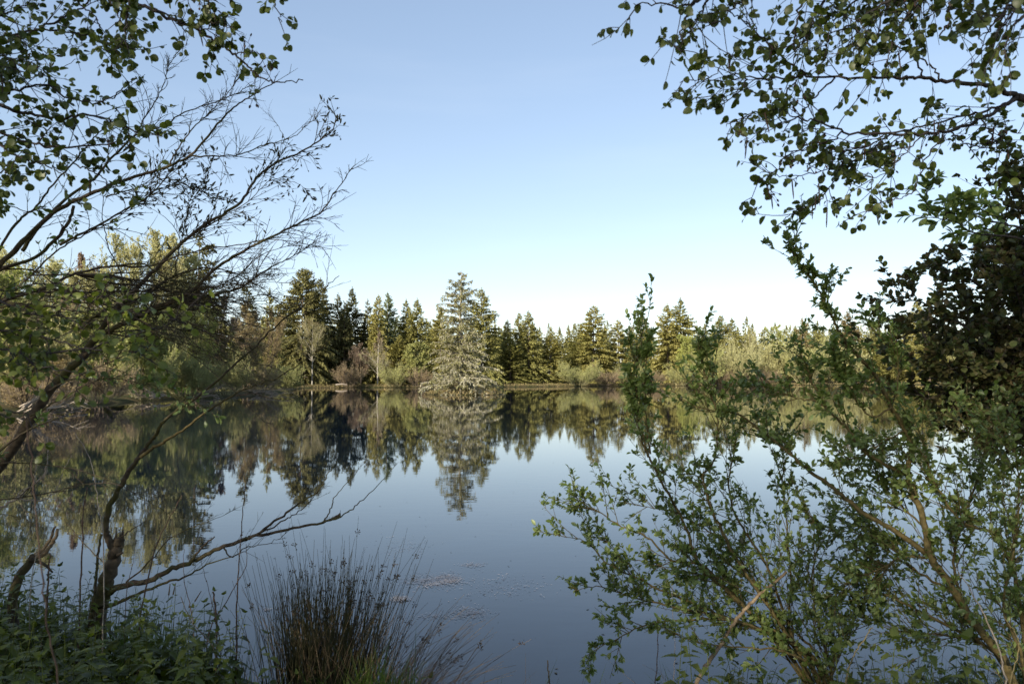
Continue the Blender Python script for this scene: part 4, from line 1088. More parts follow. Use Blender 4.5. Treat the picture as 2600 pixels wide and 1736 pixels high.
def right_shrubs():
    o1 = P(*S(7, 1390, 1150), 4.1); o1[2] = gz(o1[0], o1[1]) - .03
    e1 = empty('willow_shrub', o1, 'leafy goat willow shrub with arching stems spreading low over the water at the lower right', 'shrub')
    o2 = P(*S(7, 2330, 1170), 3.7); o2[2] = gz(o2[0], o2[1]) - .03
    e2 = empty('willow_shrub', o2, 'taller goat willow with thick mossy stem and one long shoot against the sky', 'shrub')
    def b(org, *it): return np.vstack([[org], path(*it)])
    A = [
     (b(o1, (7, [(1370, 1130), (1210, 980), (1080, 790), (960, 620), (850, 420), (790, 290), (760, 180)], (4.05, 4.0)), (5, [(430, 1320), (490, 1240), (520, 1100), (520, 930), (480, 700), (440, 520)], (4.0, 3.9))), .014, .002, 40, .30, .25),
     (b(o1, (7, [(1250, 1020), (1000, 830), (900, 730), (740, 590), (680, 430), (600, 260), (500, 80), (470, 20)], (4.05, 4.2)), (5, [(50, 1000), (40, 820), (50, 600), (88, 425)], (4.2, 4.2))), .015, .002, 60, .24, .3),
     (path((5, [(110, 1200), (70, 1050), (10, 850), (30, 660), (60, 525)], (4.15, 4.2))), .006, .0015, 20, .11, .1),
     (path((5, [(120, 1180), (90, 950), (90, 720), (95, 600), (100, 490)], (4.15, 4.15))), .006, .0015, 20, .11, .3),
     (b(o1, (7, [(1260, 1000), (1100, 930), (880, 850), (700, 770), (560, 715), (450, 660), (300, 590), (160, 460), (60, 440)], (4.0, 4.0))), .013, .0015, 36, .28, .25),
     (b(o1, (7, [(1100, 930), (900, 740), (740, 580), (600, 560), (470, 440), (350, 390), (200, 300), (80, 280)], (4.1, 4.1))), .012, .0015, 46, .26, .35),
     (b(o1, (7, [(1100, 930), (880, 855), (640, 860), (470, 880), (300, 960), (150, 1040)], (4.0, 3.9))), .010, .0015, 28, .20, .3),
     (b(o1, (7, [(1000, 880), (830, 840), (600, 790), (400, 740), (220, 690), (120, 710)], (4.1, 4.1))), .010, .0015, 36, .22, .3),
     (b(o1, (7, [(1210, 980), (1150, 800), (1050, 550), (950, 400), (880, 200), (900, 60), (950, -100)], (4.1, 4.1)), (5, [(700, 1060), (740, 1000)], 4.1)), .011, .0015, 44, .32, .2),
     (b(o1, (7, [(1300, 1000), (1200, 900), (1190, 650), (1170, 400), (1150, 150), (1160, -60)], (4.2, 4.2))), .010, .0015, 46, .34, .2),
     (b(o1, (7, [(1390, 1100), (1330, 900), (1300, 600), (1330, 450), (1280, 330)], (4.0, 4.0))), .010, .0015, 44, .34, .15),
     (b(o1, (7, [(1250, 1050), (1100, 1000), (900, 990), (700, 960), (560, 900)], (3.9, 3.8))), .008, .0015, 26, .22, .2),
     (b(o1, (7, [(1400, 1100), (1480, 900), (1560, 750), (1600, 560)], (4.0, 4.0))), .008, .0015, 40, .34, .15),
     (b(o1, (7, [(900, 730), (780, 640), (640, 640), (480, 560), (380, 560), (250, 430)], (4.15, 4.15))), .007, .0015, 36, .24, .2),
     (b(o1, (7, [(1000, 650), (880, 480), (760, 400), (620, 330), (500, 300), (380, 280)], (4.2, 4.3))), .007, .0015, 36, .26, .2),
    ]
    for k, (pts, r0, r1, tw, tl, t0) in enumerate(A):
        shrub_stem(e1, o1, pts, r0, r1, 400 + k, int(tw * .8), tl * 1.4, 7, .033, t0, cat=3 if k in (0, 3) else 0)
    B = [
     (b(o2, (7, [(2250, 1060), (2100, 870), (1970, 660), (1880, 530), (1860, 400), (1800, 220), (1770, 130), (1790, 20)], (3.7, 3.8)), (5, [(1640, 1040), (1560, 900), (1480, 740), (1400, 640), (1300, 530), (1230, 420), (1180, 320), (1120, 200), (1040, 80), (980, 0)], (3.8, 3.7)), (6, [(985, 1390)], 3.7)), .024, .0025, 84, .20, .3),
     (path((7, [(1880, 535), (1700, 410), (1530, 310), (1400, 200), (1260, 100), (1150, 0)], (3.78, 3.8)), (5, [(760, 1030), (640, 940), (520, 930), (400, 900), (240, 800)], (3.8, 3.8))), .015, .002, 56, .26, .25),
     (path((7, [(1770, 140), (1650, 80), (1530, -10)], 3.8), (5, [(1300, 1040), (1200, 930), (1090, 750), (1030, 600), (1020, 520)], (3.8, 3.7))), .012, .002, 56, .26, .25),
     (path((5, [(1200, 930), (1120, 870), (1000, 850), (880, 800), (700, 770)], (3.75, 3.7))), .006, .0015, 40, .24, .1),
     (path((5, [(1560, 900), (1450, 960), (1330, 830), (1290, 700), (1250, 640)], (3.75, 3.7))), .006, .0015, 34, .22, .2),
     (path((5, [(520, 930), (480, 800), (430, 640), (420, 500)], (3.8, 3.75))), .006, .0015, 44, .22, .1),
     (b(o2, (7, [(2200, 1020), (2000, 900), (1800, 800), (1600, 700), (1500, 650)], (3.8, 3.9))), .013, .002, 56, .34, .2),
     (b(o2, (7, [(2349, 900), (2300, 640), (2200, 430), (2030, 360), (1950, 250), (1880, 120), (1850, -60)], (3.7, 3.7))), .014, .002, 70, .36, .2),
     (path((7, [(1900, 550), (1750, 545), (1640, 600), (1430, 700), (1350, 760)], (3.78, 3.8))), .008, .0015, 40, .28, .2),
     (path((7, [(2100, 870), (2000, 600), (2050, 350), (2120, 150), (2150, -80)], (3.8, 3.9))), .009, .0015, 70, .38, .15),
     (path((7, [(2000, 720), (1800, 600), (1650, 460), (1500, 420), (1380, 400)], (3.9, 4.1))), .008, .0015, 44, .30, .2),
     (b(o2, (7, [(2330, 1000), (2250, 800), (2300, 500), (2330, 200), (2300, 0)], (3.5, 3.4))), .010, .002, 66, .36, .2),
     (path((7, [(1860, 400), (1700, 250), (1620, 160), (1600, 60)], (3.9, 4.0))), .006, .0015, 36, .25, .2),
     (path((7, [(2150, 950), (1950, 930), (1700, 900), (1550, 860)], (3.8, 3.9))), .007, .0015, 44, .28, .15),
     (path((5, [(1640, 1040), (1500, 1120), (1350, 1200), (1230, 1230)], (3.8, 3.8))), .005, .0015, 26, .20, .2),
     (path((5, [(1480, 740), (1380, 760), (1280, 740), (1220, 680)], (3.75, 3.7))), .004, .0015, 24, .18, .1),
     (path((5, [(1300, 530), (1240, 590), (1200, 560)], (3.75, 3.7))), .004, .0015, 14, .14, .1),
     (path((5, [(1560, 900), (1600, 700), (1560, 560), (1480, 470), (1420, 400)], (3.8, 3.8))), .006, .0015, 40, .24, .1),
    ]
    for k, (pts, r0, r1, tw, tl, t0) in enumerate(B):
        up_ = k in (1, 2, 3, 4, 5, 15, 16, 17); shrub_stem(e2, o2, pts, r0, r1, 450 + k, int(tw * (.42 if up_ else .74)), tl * (1.0 if up_ else 1.4), 6 if up_ else 7, .033, t0, cat=2 if k in (1, 7) else 0)
right_shrubs()

# ------------------------------------------------------------------ dense dark tree at the right edge
def dark_tree():
    org = np.array([4.3, 4.6, gz(4.3, 4.6)])
    e = empty('dark_leafy_tree', org, 'dense dark brownish-green tree filling the right edge between alder branch and shrubs', 'tree')
    g = Geo()
    tube(g, smooth_path(np.array([org - [0, 0, .1], org + [.05, 0, 1.2], org + [.15, .1, 2.6], org + [.2, .1, 3.6], org + [.1, .1, 4.3]]), 6), .10, .01, 9)
    g.build('trunk', M['alderbark'], e, org, True)
    mid = org + np.array([.05, 0, 1.0])
    Q = [
     [(2500, 1000), (2250, 700), (2000, 420), (1800, 300), (1620, 240)], [(2500, 900), (2300, 500), (2150, 250), (2000, 120), (1880, 90)],
     [(2500, 800), (2350, 300), (2250, 60), (2200, -150), (2230, -250)], [(2500, 1000), (2200, 800), (1950, 600), (1750, 480), (1560, 420)],
     [(2500, 1050), (2200, 900), (1950, 760), (1750, 650), (1580, 560)], [(2500, 1100), (2250, 1020), (2050, 950), (1850, 900), (1700, 800)],
     [(2500, 700), (2380, 100), (2330, -150), (2320, -350), (2345, -480)], [(2500, 950), (2300, 700), (2150, 480), (2050, 300), (1950, 220)],
     [(2500, 900), (2400, 500), (2300, 200), (2250, 50)], [(2500, 1150), (2300, 1080), (2150, 1080), (2000, 1050), (1850, 1000)],
     [(2500, 950), (2350, 750), (2200, 650), (2000, 560), (1850, 520)], [(2500, 850), (2420, 400), (2380, 150), (2360, -60)],
     [(2500, 1000), (2350, 850), (2250, 780), (2100, 720), (1920, 680)],
     [(2500, 500), (2400, 0), (2360, -300), (2300, -420)], [(2500, 650), (2360, 150), (2250, -60), (2130, -60)], [(2500, 700), (2300, 350), (2180, 130), (2080, 40)],
    ]
    for k, pts in enumerate(Q):
        q = path((5, pts, (4.5, 4.1 + .25 * (k % 4))))
        at = org + [.08, 0, float(np.clip(q[0][2] - org[2] - .35, .5, 3.3))]
        q = np.vstack([[at], q])
        shrub_stem(e, org, q, .016, .003, 500 + k, 60, .44, 9, .040, .12, 3, 'darkleaf', 'alderbark', T_OAK, .85)
    # leafy shoot reaching left under the alder branch
    for k, pts in enumerate([[(2349, 1360), (2200, 1330), (2050, 1290), (1900, 1270), (1780, 1230), (1760, 1100)], [(2349, 1430), (2200, 1400), (2050, 1390), (1950, 1330), (1820, 1300)], [(2250, 1340), (2100, 1250), (2000, 1210), (1900, 1190)]]):
        q = path((6, pts, (4.0, 3.7)))
        shrub_stem(e, org, q, .007, .0015, 530 + k, 14, .18, 6, .05, .15, 1, 'willowleaf', 'alderbark', T_WILLOW, .75)
dark_tree()

# ------------------------------------------------------------------ broken sapling with the long low branch
def broken_sapling():
    d = 5.1
    org = P(*S(3, 590, 1200), d); org[2] = gz(org[0], org[1]) - .05
    e = empty('broken_sapling', org, 'snapped sapling with jagged top and one long bare branch low over the water', 'tree')
    rng = np.random.default_rng(61)
    g = Geo()
    q = smooth_path(np.vstack([[org], path((3, [(620, 1080), (650, 980), (690, 850), (720, 740), (745, 660)], d))]), 6, .006, rng)
    tube(g, q, .062, .034, 10, 1, rng)
    top = P(*S(3, 745, 665), d)
    for k in range(7):
        a = rng.uniform(0, 6.28); o = np.array([cos(a), sin(a), 0]) * .02
        segs(g, (top + o - [0, 0, .05])[None], (top + o * 1.1 + [.006, 0, rng.uniform(.02, .09)])[None], .016, .002, 4)
    sn = path((3, [(735, 760), (770, 745)], d - .03)); segs(g, sn[:1], sn[1:], .016, .006, 5)
    g.build('trunk', M['willowbark'], e, org, True)
    def br(pts, r0, r1, seed, tw, tl, mat='willowbark', t0=.4):
        rng = np.random.default_rng(seed); g = Geo()
        q = smooth_path(pts, 6, .004, rng); tube(g, q, r0, r1, 7, .8, rng)
        a, T, t = sample(rng, q, tw, t0, 1)
        b = shoots(rng, a, T, .5, tl * rng.uniform(.3, 1.2, tw), .0018, .2, .12, .08); b.draw(g, 4, .4)
        kids(rng, b, 2, .3, .9, .5, .4, .7, .1).draw(g, 3, .5)
        g.build('branch', M[mat], e, org, True)
    br(path((3, [(715, 720), (675, 660), (660, 580), (700, 430), (770, 310), (830, 200), (900, 110), (960, 30)], (d, 4.9)), (2, [(1040, 1560), (1100, 1470), (1300, 1330), (1500, 1160), (1700, 980), (1870, 820), (2130, 630), (2240, 520)], (4.85, 4.5))), .026, .002, 62, 7, .25, t0=.8)
    br(path((3, [(880, 150), (960, 90), (1050, 40)], (4.9, 4.88)), (2, [(1230, 1530), (1420, 1390), (1620, 1280), (1850, 1190), (2050, 1060), (2200, 930)], (4.85, 4.6))), .013, .0015, 63, 8, .2, 'shrubbark', .4)
    br(path((2, [(1560, 1320), (1680, 1300), (1800, 1340), (1950, 1330), (2080, 1250)], 4.7)), .004, .001, 64, 1, .1, 'redstalk')
    br(path((3, [(680, 1000), (720, 970), (900, 930), (1080, 850), (1230, 790), (1400, 710), (1560, 650)], (d, 4.9)), (8, [(220, 600), (380, 490), (550, 370), (670, 290), (720, 210), (780, 110)], (4.85, 4.7))), .024, .0015, 65, 12, .16, t0=.5)
    br(path((3, [(1500, 670), (1560, 650), (1800, 600), (2020, 555), (2130, 510)], (4.9, 4.85)), (8, [(700, 495), (850, 440), (950, 360), (1080, 240), (1190, 110)], (4.8, 4.7))), .012, .0012, 66, 6, .08, t0=.3)
    br(path((8, [(710, 490), (760, 390), (780, 330), (880, 220), (960, 110)], (4.8, 4.7))), .005, .001, 67, 4, .06)
    br(path((8, [(300, 560), (450, 480), (560, 410), (670, 290), (700, 200)], (4.85, 4.8))), .006, .001, 68, 5, .12)
    br(path((3, [(640, 1100), (850, 1010), (1050, 930), (1150, 900), (1300, 820), (1480, 760), (1600, 690)], (d, 4.95))), .013, .0015, 69, 10, .2, t0=.5)
    br(path((3, [(1400, 710), (1440, 770), (1530, 720), (1700, 680), (1800, 620)], (4.9, 4.85))), .006, .001, 70, 6, .1)
    br(path((3, [(1200, 800), (1240, 740), (1340, 645)], (4.95, 4.9))), .010, .004, 71, 1, .05)
    br(path((3, [(790, 930), (950, 790), (1060, 660), (1200, 590), (1330, 540), (1480, 475)], (4.95, 4.8))), .006, .001, 72, 7, .15)
    br(path((3, [(740, 650), (830, 600), (910, 545)], (5.0, 4.95))), .006, .002, 73, 1, .05)
broken_sapling()

def forked_stump():
    d = 5.2
    org = P(*S(3, 100, 940), d); org[2] = gz(org[0], org[1]) - .03
    e = empty('forked_stump', org, 'short leaning dead stump with two prongs left of the broken sapling', 'stump')
    rng = np.random.default_rng(81)
    g = Geo(); tube(g, smooth_path(np.vstack([[org], path((3, [(120, 900), (190, 800), (215, 765)], d))]), 6, .004, rng), .034, .024, 8, 1, rng)
    g.build('trunk', M['willowbark'], e, org, True)
    for pts, r in (([(205, 775), (265, 730), (315, 660), (345, 580)], .014), ([(215, 780), (280, 750), (330, 680), (365, 595)], .018)):
        g = Geo(); tube(g, smooth_path(path((3, pts, d)), 6, .003, rng), r, r * .55, 7, 1, rng)
        g.build('prong', M['deadwood'], e, org, True)
    g = Geo(); tube(g, smooth_path(path((3, [(200, 790), (280, 820), (330, 870)], d - .05)), 5), .014, .006, 6)
    g.build('root', M['willowbark'], e, org, True)
forked_stump()

def dead_branches():
    rng = np.random.default_rng(82)
    d = 4.3
    a = path((3, [(-60, 510), (0, 470), (100, 410), (200, 330), (270, 270), (300, 170), (290, 20)], d))
    g = Geo(); tube(g, smooth_path(a, 6, .003, rng), .009, .002, 6)
    for pts in ([(100, 410), (280, 410), (340, 370), (370, 310), (400, 230), (450, 140)], [(215, 315), (220, 240), (235, 140)], [(240, 300), (285, 260), (295, 180)], [(100, 410), (130, 360), (190, 340)]):
        tube(g, smooth_path(path((3, pts, d)), 6, .003, rng), .005, .0012, 5)
    tag(g.build('dead_branch', M['palewood'], origin=a[0], smooth=True), 'bleached dead branch with thin forks at the left photo edge', 'branch')
    def stalk(pts, dep, r0, r1, mat, label, reg=3, ground=True, name='dead_stalk'):
        q = path((reg, pts, dep))
        if ground:
            b = q[-1].copy(); b[2] = min(b[2] - .02, gz(b[0], b[1]) - .02); q = np.vstack([q, [b]])
        g = Geo(); qq = smooth_path(q[::-1], 6, .002, rng); tube(g, qq, r0, r1, 6)
        for i in rng.integers(4, len(qq) - 3, 3):
            tube(g, np.array([qq[i], qq[i] + (qq[i + 1] - qq[i]) * .15]), r0 * 1.25, r0 * 1.25, 6)
        tag(g.build(name, M[mat], origin=q[-1], smooth=True), label, 'dead stalk', 'dead stalks standing on the near bank')
    stalk([(150, -140), (170, 0), (210, 300), (240, 640), (270, 1000), (310, 1280), (370, 1568)], 1.7, .0020, .0014, 'redstalk', 'tall blurred red-brown stalk nearest the camera at the left')
    stalk([(545, 340), (530, 420), (515, 700), (505, 920)], 4.9, .006, .003, 'redstalk', 'dark upright dead stalk with knobby tip left of the sapling')
    stalk([(632, 630), (615, 760), (598, 930)], 5.0, .010, .007, 'willowbark', 'thick dark snapped stalk touching the sapling on its left')
    stalk([(1590, 120), (1530, 380), (1510, 640), (1490, 900), (1480, 1150), (1480, 1330)], 4.6, .006, .0015, 'redstalk', 'longest thin dead stalk crossing the long bare branch')
    stalk([(1540, 690), (1540, 830), (1480, 940), (1400, 1080), (1330, 1180)], 4.6, .004, .0015, 'redstalk', 'kinked dead stalk leaning right against the longest stalk')
    stalk([(470, 0), (560, 150), (600, 330), (620, 480), (640, 570), (650, 800)], 4.7, .004, .0015, 'palewood', 'pale curved straw in front of the reflected trees')
    stalk([(1140, 380), (1080, 500), (1000, 650), (940, 850), (885, 1110)], 4.8, .006, .002, 'redstalk', 'red-brown stalk leaning right of the sapling trunk')
    stalk([(1130, 1020), (1200, 1180), (1330, 1330)], 4.4, .003, .002, 'deadwood', 'short bent stalk among the nettles in the middle')
    stalk([(1250, 760), (1300, 960), (1350, 1160), (1370, 1250)], 4.7, .003, .0012, 'redstalk', 'thin backward-leaning stalk under the long bare branch')
    stalk([(1155, 720), (1150, 860), (1170, 1000), (1200, 1120)], 4.8, .003, .0012, 'redstalk', 'thin stalk rising from below the fork of the low branches')
    stalk([(1335, 990), (1350, 1100), (1355, 1200)], 4.6, .007, .005, 'redstalk', 'short stout dark stalk among the nettles')
    stalk([(315, 750), (305, 850), (300, 960)], 5.0, .006, .004, 'redstalk', 'short red-brown stub right of the forked stump')
    stalk([(470, 270), (380, 400), (300, 580), (230, 740), (200, 900)], 4.9, .003, .001, 'palewood', 'pale thin straw leaning right above the forked stump')
    stalk([(400, 540), (520, 680), (650, 810)], 4.9, .0035, .002, 'deadwood', 'broken straw leaning against the sapling trunk from the left', ground=False)
    stalk([(850, 620), (835, 800), (800, 940), (790, 1030)], 4.9, .003, .001, 'redstalk', 'thin dark stalk just right of the sapling trunk')
    stalk([(2010, 600), (2080, 700), (2150, 830), (2230, 1020), (2260, 1174)], 2.9, .004, .0015, 'palewood', 'pale straw in front of the thick mossy willow stem', 7)
    stalk([(2250, 840), (2310, 930), (2320, 1020), (2290, 1120)], 3.0, .0025, .001, 'dry', 'thin yellow straw at the right photo edge', 7)
    stalk([(600, 680), (600, 800), (615, 1000), (610, 1100)], 3.9, .0018, .001, 'palewood', 'hair-thin pale straw in front of the low willow leaves', 7)
    stalk([(530, 860), (528, 1000), (518, 1160)], 3.9, .003, .002, 'redstalk', 'dark thin stalk left of the pale broken stick', 7)
    stalk([(1600, 890), (1540, 970), (1490, 1060), (1470, 1120)], 3.4, .004, .002, 'dry', 'yellowish bent stalk in front of the willow leaves', 7)
    stalk([(2190, 1410), (2200, 1500), (2205, 1566)], 4.6, .006, .004, 'deadwood', 'small dead stub standing at the bottom middle', 8)
    # broken stick leaning in the right shrub
    d = 3.95
    q = path((7, [(1170, 615), (1060, 710), (985, 775)], (d + .1, d)))
    q2 = path((7, [(985, 778), (930, 840), (880, 910), (850, 970)], (d, d - .1))); q3 = path((7, [(850, 970), (790, 1050), (720, 1180)], (d - .1, d - .25)))
    b = q3[-1].copy(); b[2] = gz(b[0], b[1]) - .02
    g = Geo(); tube(g, smooth_path(q[::-1], 6, .002, rng), .009, .007, 8); tube(g, smooth_path(np.vstack([[b], q3[::-1], q2[::-1]]), 6, .002, rng), .011, .009, 8)
    tag(g.build('broken_stick', M['deadwood'], origin=b, smooth=True), 'pale brown kinked broken stick leaning in the lower right willow', 'stick')
dead_branches()

# ------------------------------------------------------------------ rush clump
def rushes():
    rng = np.random.default_rng(91)
    d = 4.62
    c = P(815, 1690, d); org = np.array([c[0], d, gz(c[0], d)])
    e = empty('rush_clump', org, 'dark clump of soft rushes with brown flower tufts at the water edge', 'rush')
    def stems(n, cx, sx, sy, h0, h1, lx, ls, bend, r):
        bx = cx + rng.normal(0, sx, n); by = d + rng.normal(0, sy, n)
        P0 = np.stack([bx, by, np.maximum(ground_z(bx, by), -.15) - .03], 1)
        D = np.stack([lx + (bx - cx) / max(sx, .01) * .085 + rng.normal(0, ls, n), rng.normal(0, ls, n), np.ones(n)], 1)
        L = rng.uniform(h0, h1, n)
        C = rng.normal(0, .05, (n, 3)); C[:, 0] += bend * np.sign(D[:, 0]) * rng.uniform(.1, 1, n); C[:, 2] -= abs(bend) * .4
        return Curves(P0, D, L, C, np.full(n, r))
    g = Geo()
    A = stems(150, -1.28, .08, .12, .5, .88, -.02, .05, .03, .0033)
    B = stems(330, -1.12, .12, .14, .45, .95, .03, .08, .06, .0031)
    Cc = stems(60, -1.04, .14, .12, .8, 1.2, .10, .11, .06, .0026)
    for c_ in (A, B, Cc): c_.draw(g, 5, .3)
    g.build('stems', M['rush'], e, org)
    g = Geo()
    Dd = stems(330, -1.08, .16, .14, .2, .8, .06, .2, .2, .0026)
    E = stems(60, -.70, .12, .14, .4, .85, .42, .2, .35, .0021)
    H = stems(110, -.74, .16, .12, .2, .55, .5, .45, .3, .0022)
    for c_ in (Dd, E, H): c_.draw(g, 6, .4)
    g.build('dead_stems', M['deadrush'], e, org)
    g = Geo()
    for c_, m in ((Cc, 50), (B, 60), (E, 18), (Dd, 26)):
        i = rng.choice(len(c_.P), min(m, len(c_.P)), False); t = rng.uniform(.72, .92, len(i))
        p = np.repeat(c_.at(i, t), 9, 0)
        D = rng.normal(0, 1, p.shape) + [0.3, 0, .3]
        e2 = p + norm(D) * rng.uniform(.004, .02, (len(p), 1))
        segs(g, p, e2, .0006, .0006); leaves(g, T_CONE, e2, D, rng.normal(0, 1, p.shape), .011)
    g.build('flower_tufts', M['seed'], e, org)
rushes()

# ------------------------------------------------------------------ nettles, grass, small plants on the near bank
def nettle(rng, g, p, h, leafs=.07, lean=None, top=.72):
    D = np.array([rng.normal(0, .15), rng.normal(0, .15), 1.0]) if lean is None else np.array(lean, float)
    cv = Curves(p[None], D[None], np.array([h]), rng.normal(0, .08, (1, 3)), np.array([.0028]))
    cv.draw(g, 4, .5, 4)
    n = max(4, int(h / .055)); a0 = rng.uniform(0, pi)
    for k in range(n):
        t = .18 + .82 * k / (n - 1)
        pos = cv.at(np.array([0]), np.array([t]))[0]
        s = leafs * (1.1 - top * max(0, t - .45) / .55) * rng.uniform(.8, 1.15)
        for sg in (0, pi):
            a = a0 + (k % 2) * pi / 2 + sg + rng.normal(0, .2)
            d = np.array([cos(a), sin(a), .15 - .75 * (1 - t) + rng.normal(0, .2) + (.9 if k == n - 1 else 0)])
            leaves(g, T_NETTLE, pos[None] + norm(d[None]) * .012, d[None], np.array([[-d[0] * .3, -d[1] * .3, 1.0]]), np.array([s]))
def undergrowth():
    rng = np.random.default_rng(95)
    g = Geo()
    cnt = 0
    while cnt < 760:
        x = rng.uniform(-5.6, 4.6); y = rng.uniform(2.6, 7.2)
        sd = float(lake_sd(np.array([x]), np.array([y]))[0])
        if sd < .06 or abs(x) > y * .82 + .3: continue
        if -1.5 < x < .35 and y > 3.9 and rng.random() < .85: continue
        left = x < -1.4
        h = rng.uniform(.3, .66) if left else rng.uniform(.16, .36)
        if x > .9: h = rng.uniform(.15, .38)
        if -1.5 < x < 1.0: h *= .62
        if sd < .35: h *= .8
        nettle(rng, g, np.array([x, y, gz(x, y) - .02]), h, rng.uniform(.075, .12)); cnt += 1
    tag(g.build('nettle_bed', M['nettleleaf']), 'dark green bed of nettles covering the shaded near bank', 'nettles', kind='stuff')
    # grass
    g = Geo()
    N = 15000
    x = rng.uniform(-5.8, 4.8, N); y = rng.uniform(2.4, 7.4, N)
    sd = lake_sd(x, y); ok = (sd > -.02) & (np.abs(x) < y * .85 + .4) & (rng.random(N) < np.where(np.abs(x + .3) < 1.0, 1, .7))
    x, y, sd = x[ok], y[ok], sd[ok]; n = len(x)
    h = rng.uniform(.10, .30, n) * np.where(rng.random(n) < .12, 1.7, 1) * np.where(np.abs(x + .2) < 1.1, .75, 1)
    P0 = np.stack([x, y, ground_z(x, y) - .02], 1)
    D = np.array([0, 0, 1.0]) + rng.normal(0, .35, (n, 3))
    cv = Curves(P0, D, h, rng.normal(0, .3, (n, 3)) + [0, 0, -.25], np.full(n, .002))
    blades(rng, g, cv, .0035)
    tag(g.build('grass', M['grass']), 'green grass blades between the nettles on the near bank', 'grass', kind='stuff')
    g = Geo()
    n = 5200; x = rng.uniform(-5.5, 4.6, n); y = rng.uniform(2.6, 7, n)
    ok = (lake_sd(x, y) > 0) & (np.abs(x) < y * .85 + .4); x, y = x[ok], y[ok]; n = len(x)
    cv = Curves(np.stack([x, y, ground_z(x, y)], 1), np.stack([rng.normal(0, 1, n), rng.normal(0, 1, n), rng.uniform(.05, .6, n)], 1), rng.uniform(.1, .4, n), rng.normal(0, .2, (n, 3)), np.full(n, .0015))
    cv.draw(g, 3)
    tag(g.build('dead_litter', M['deadrush']), 'dead straw litter lying under the nettles', 'litter', kind='stuff')
def blades(rng, g, cv, w):
    idx = np.arange(len(cv.P)); n = 4
    side = norm(np.cross(cv.D, rng.normal(0, 1, cv.D.shape)))
    V = []
    for k in range(n + 1):
        t = np.full(len(idx), k / n); p = cv.at(idx, t); ww = w * (1 - (k / n) ** 1.5) + .0002
        V += [p - side * ww, p + side * ww]
    V = np.stack(V, 1)
    f = np.array([[2 * k, 2 * k + 1, 2 * k + 3, 2 * k + 2] for k in range(n)])
    g.add(V, (np.arange(len(idx))[:, None, None] * (2 * n + 2) + f[None]).reshape(-1, 4))
undergrowth()

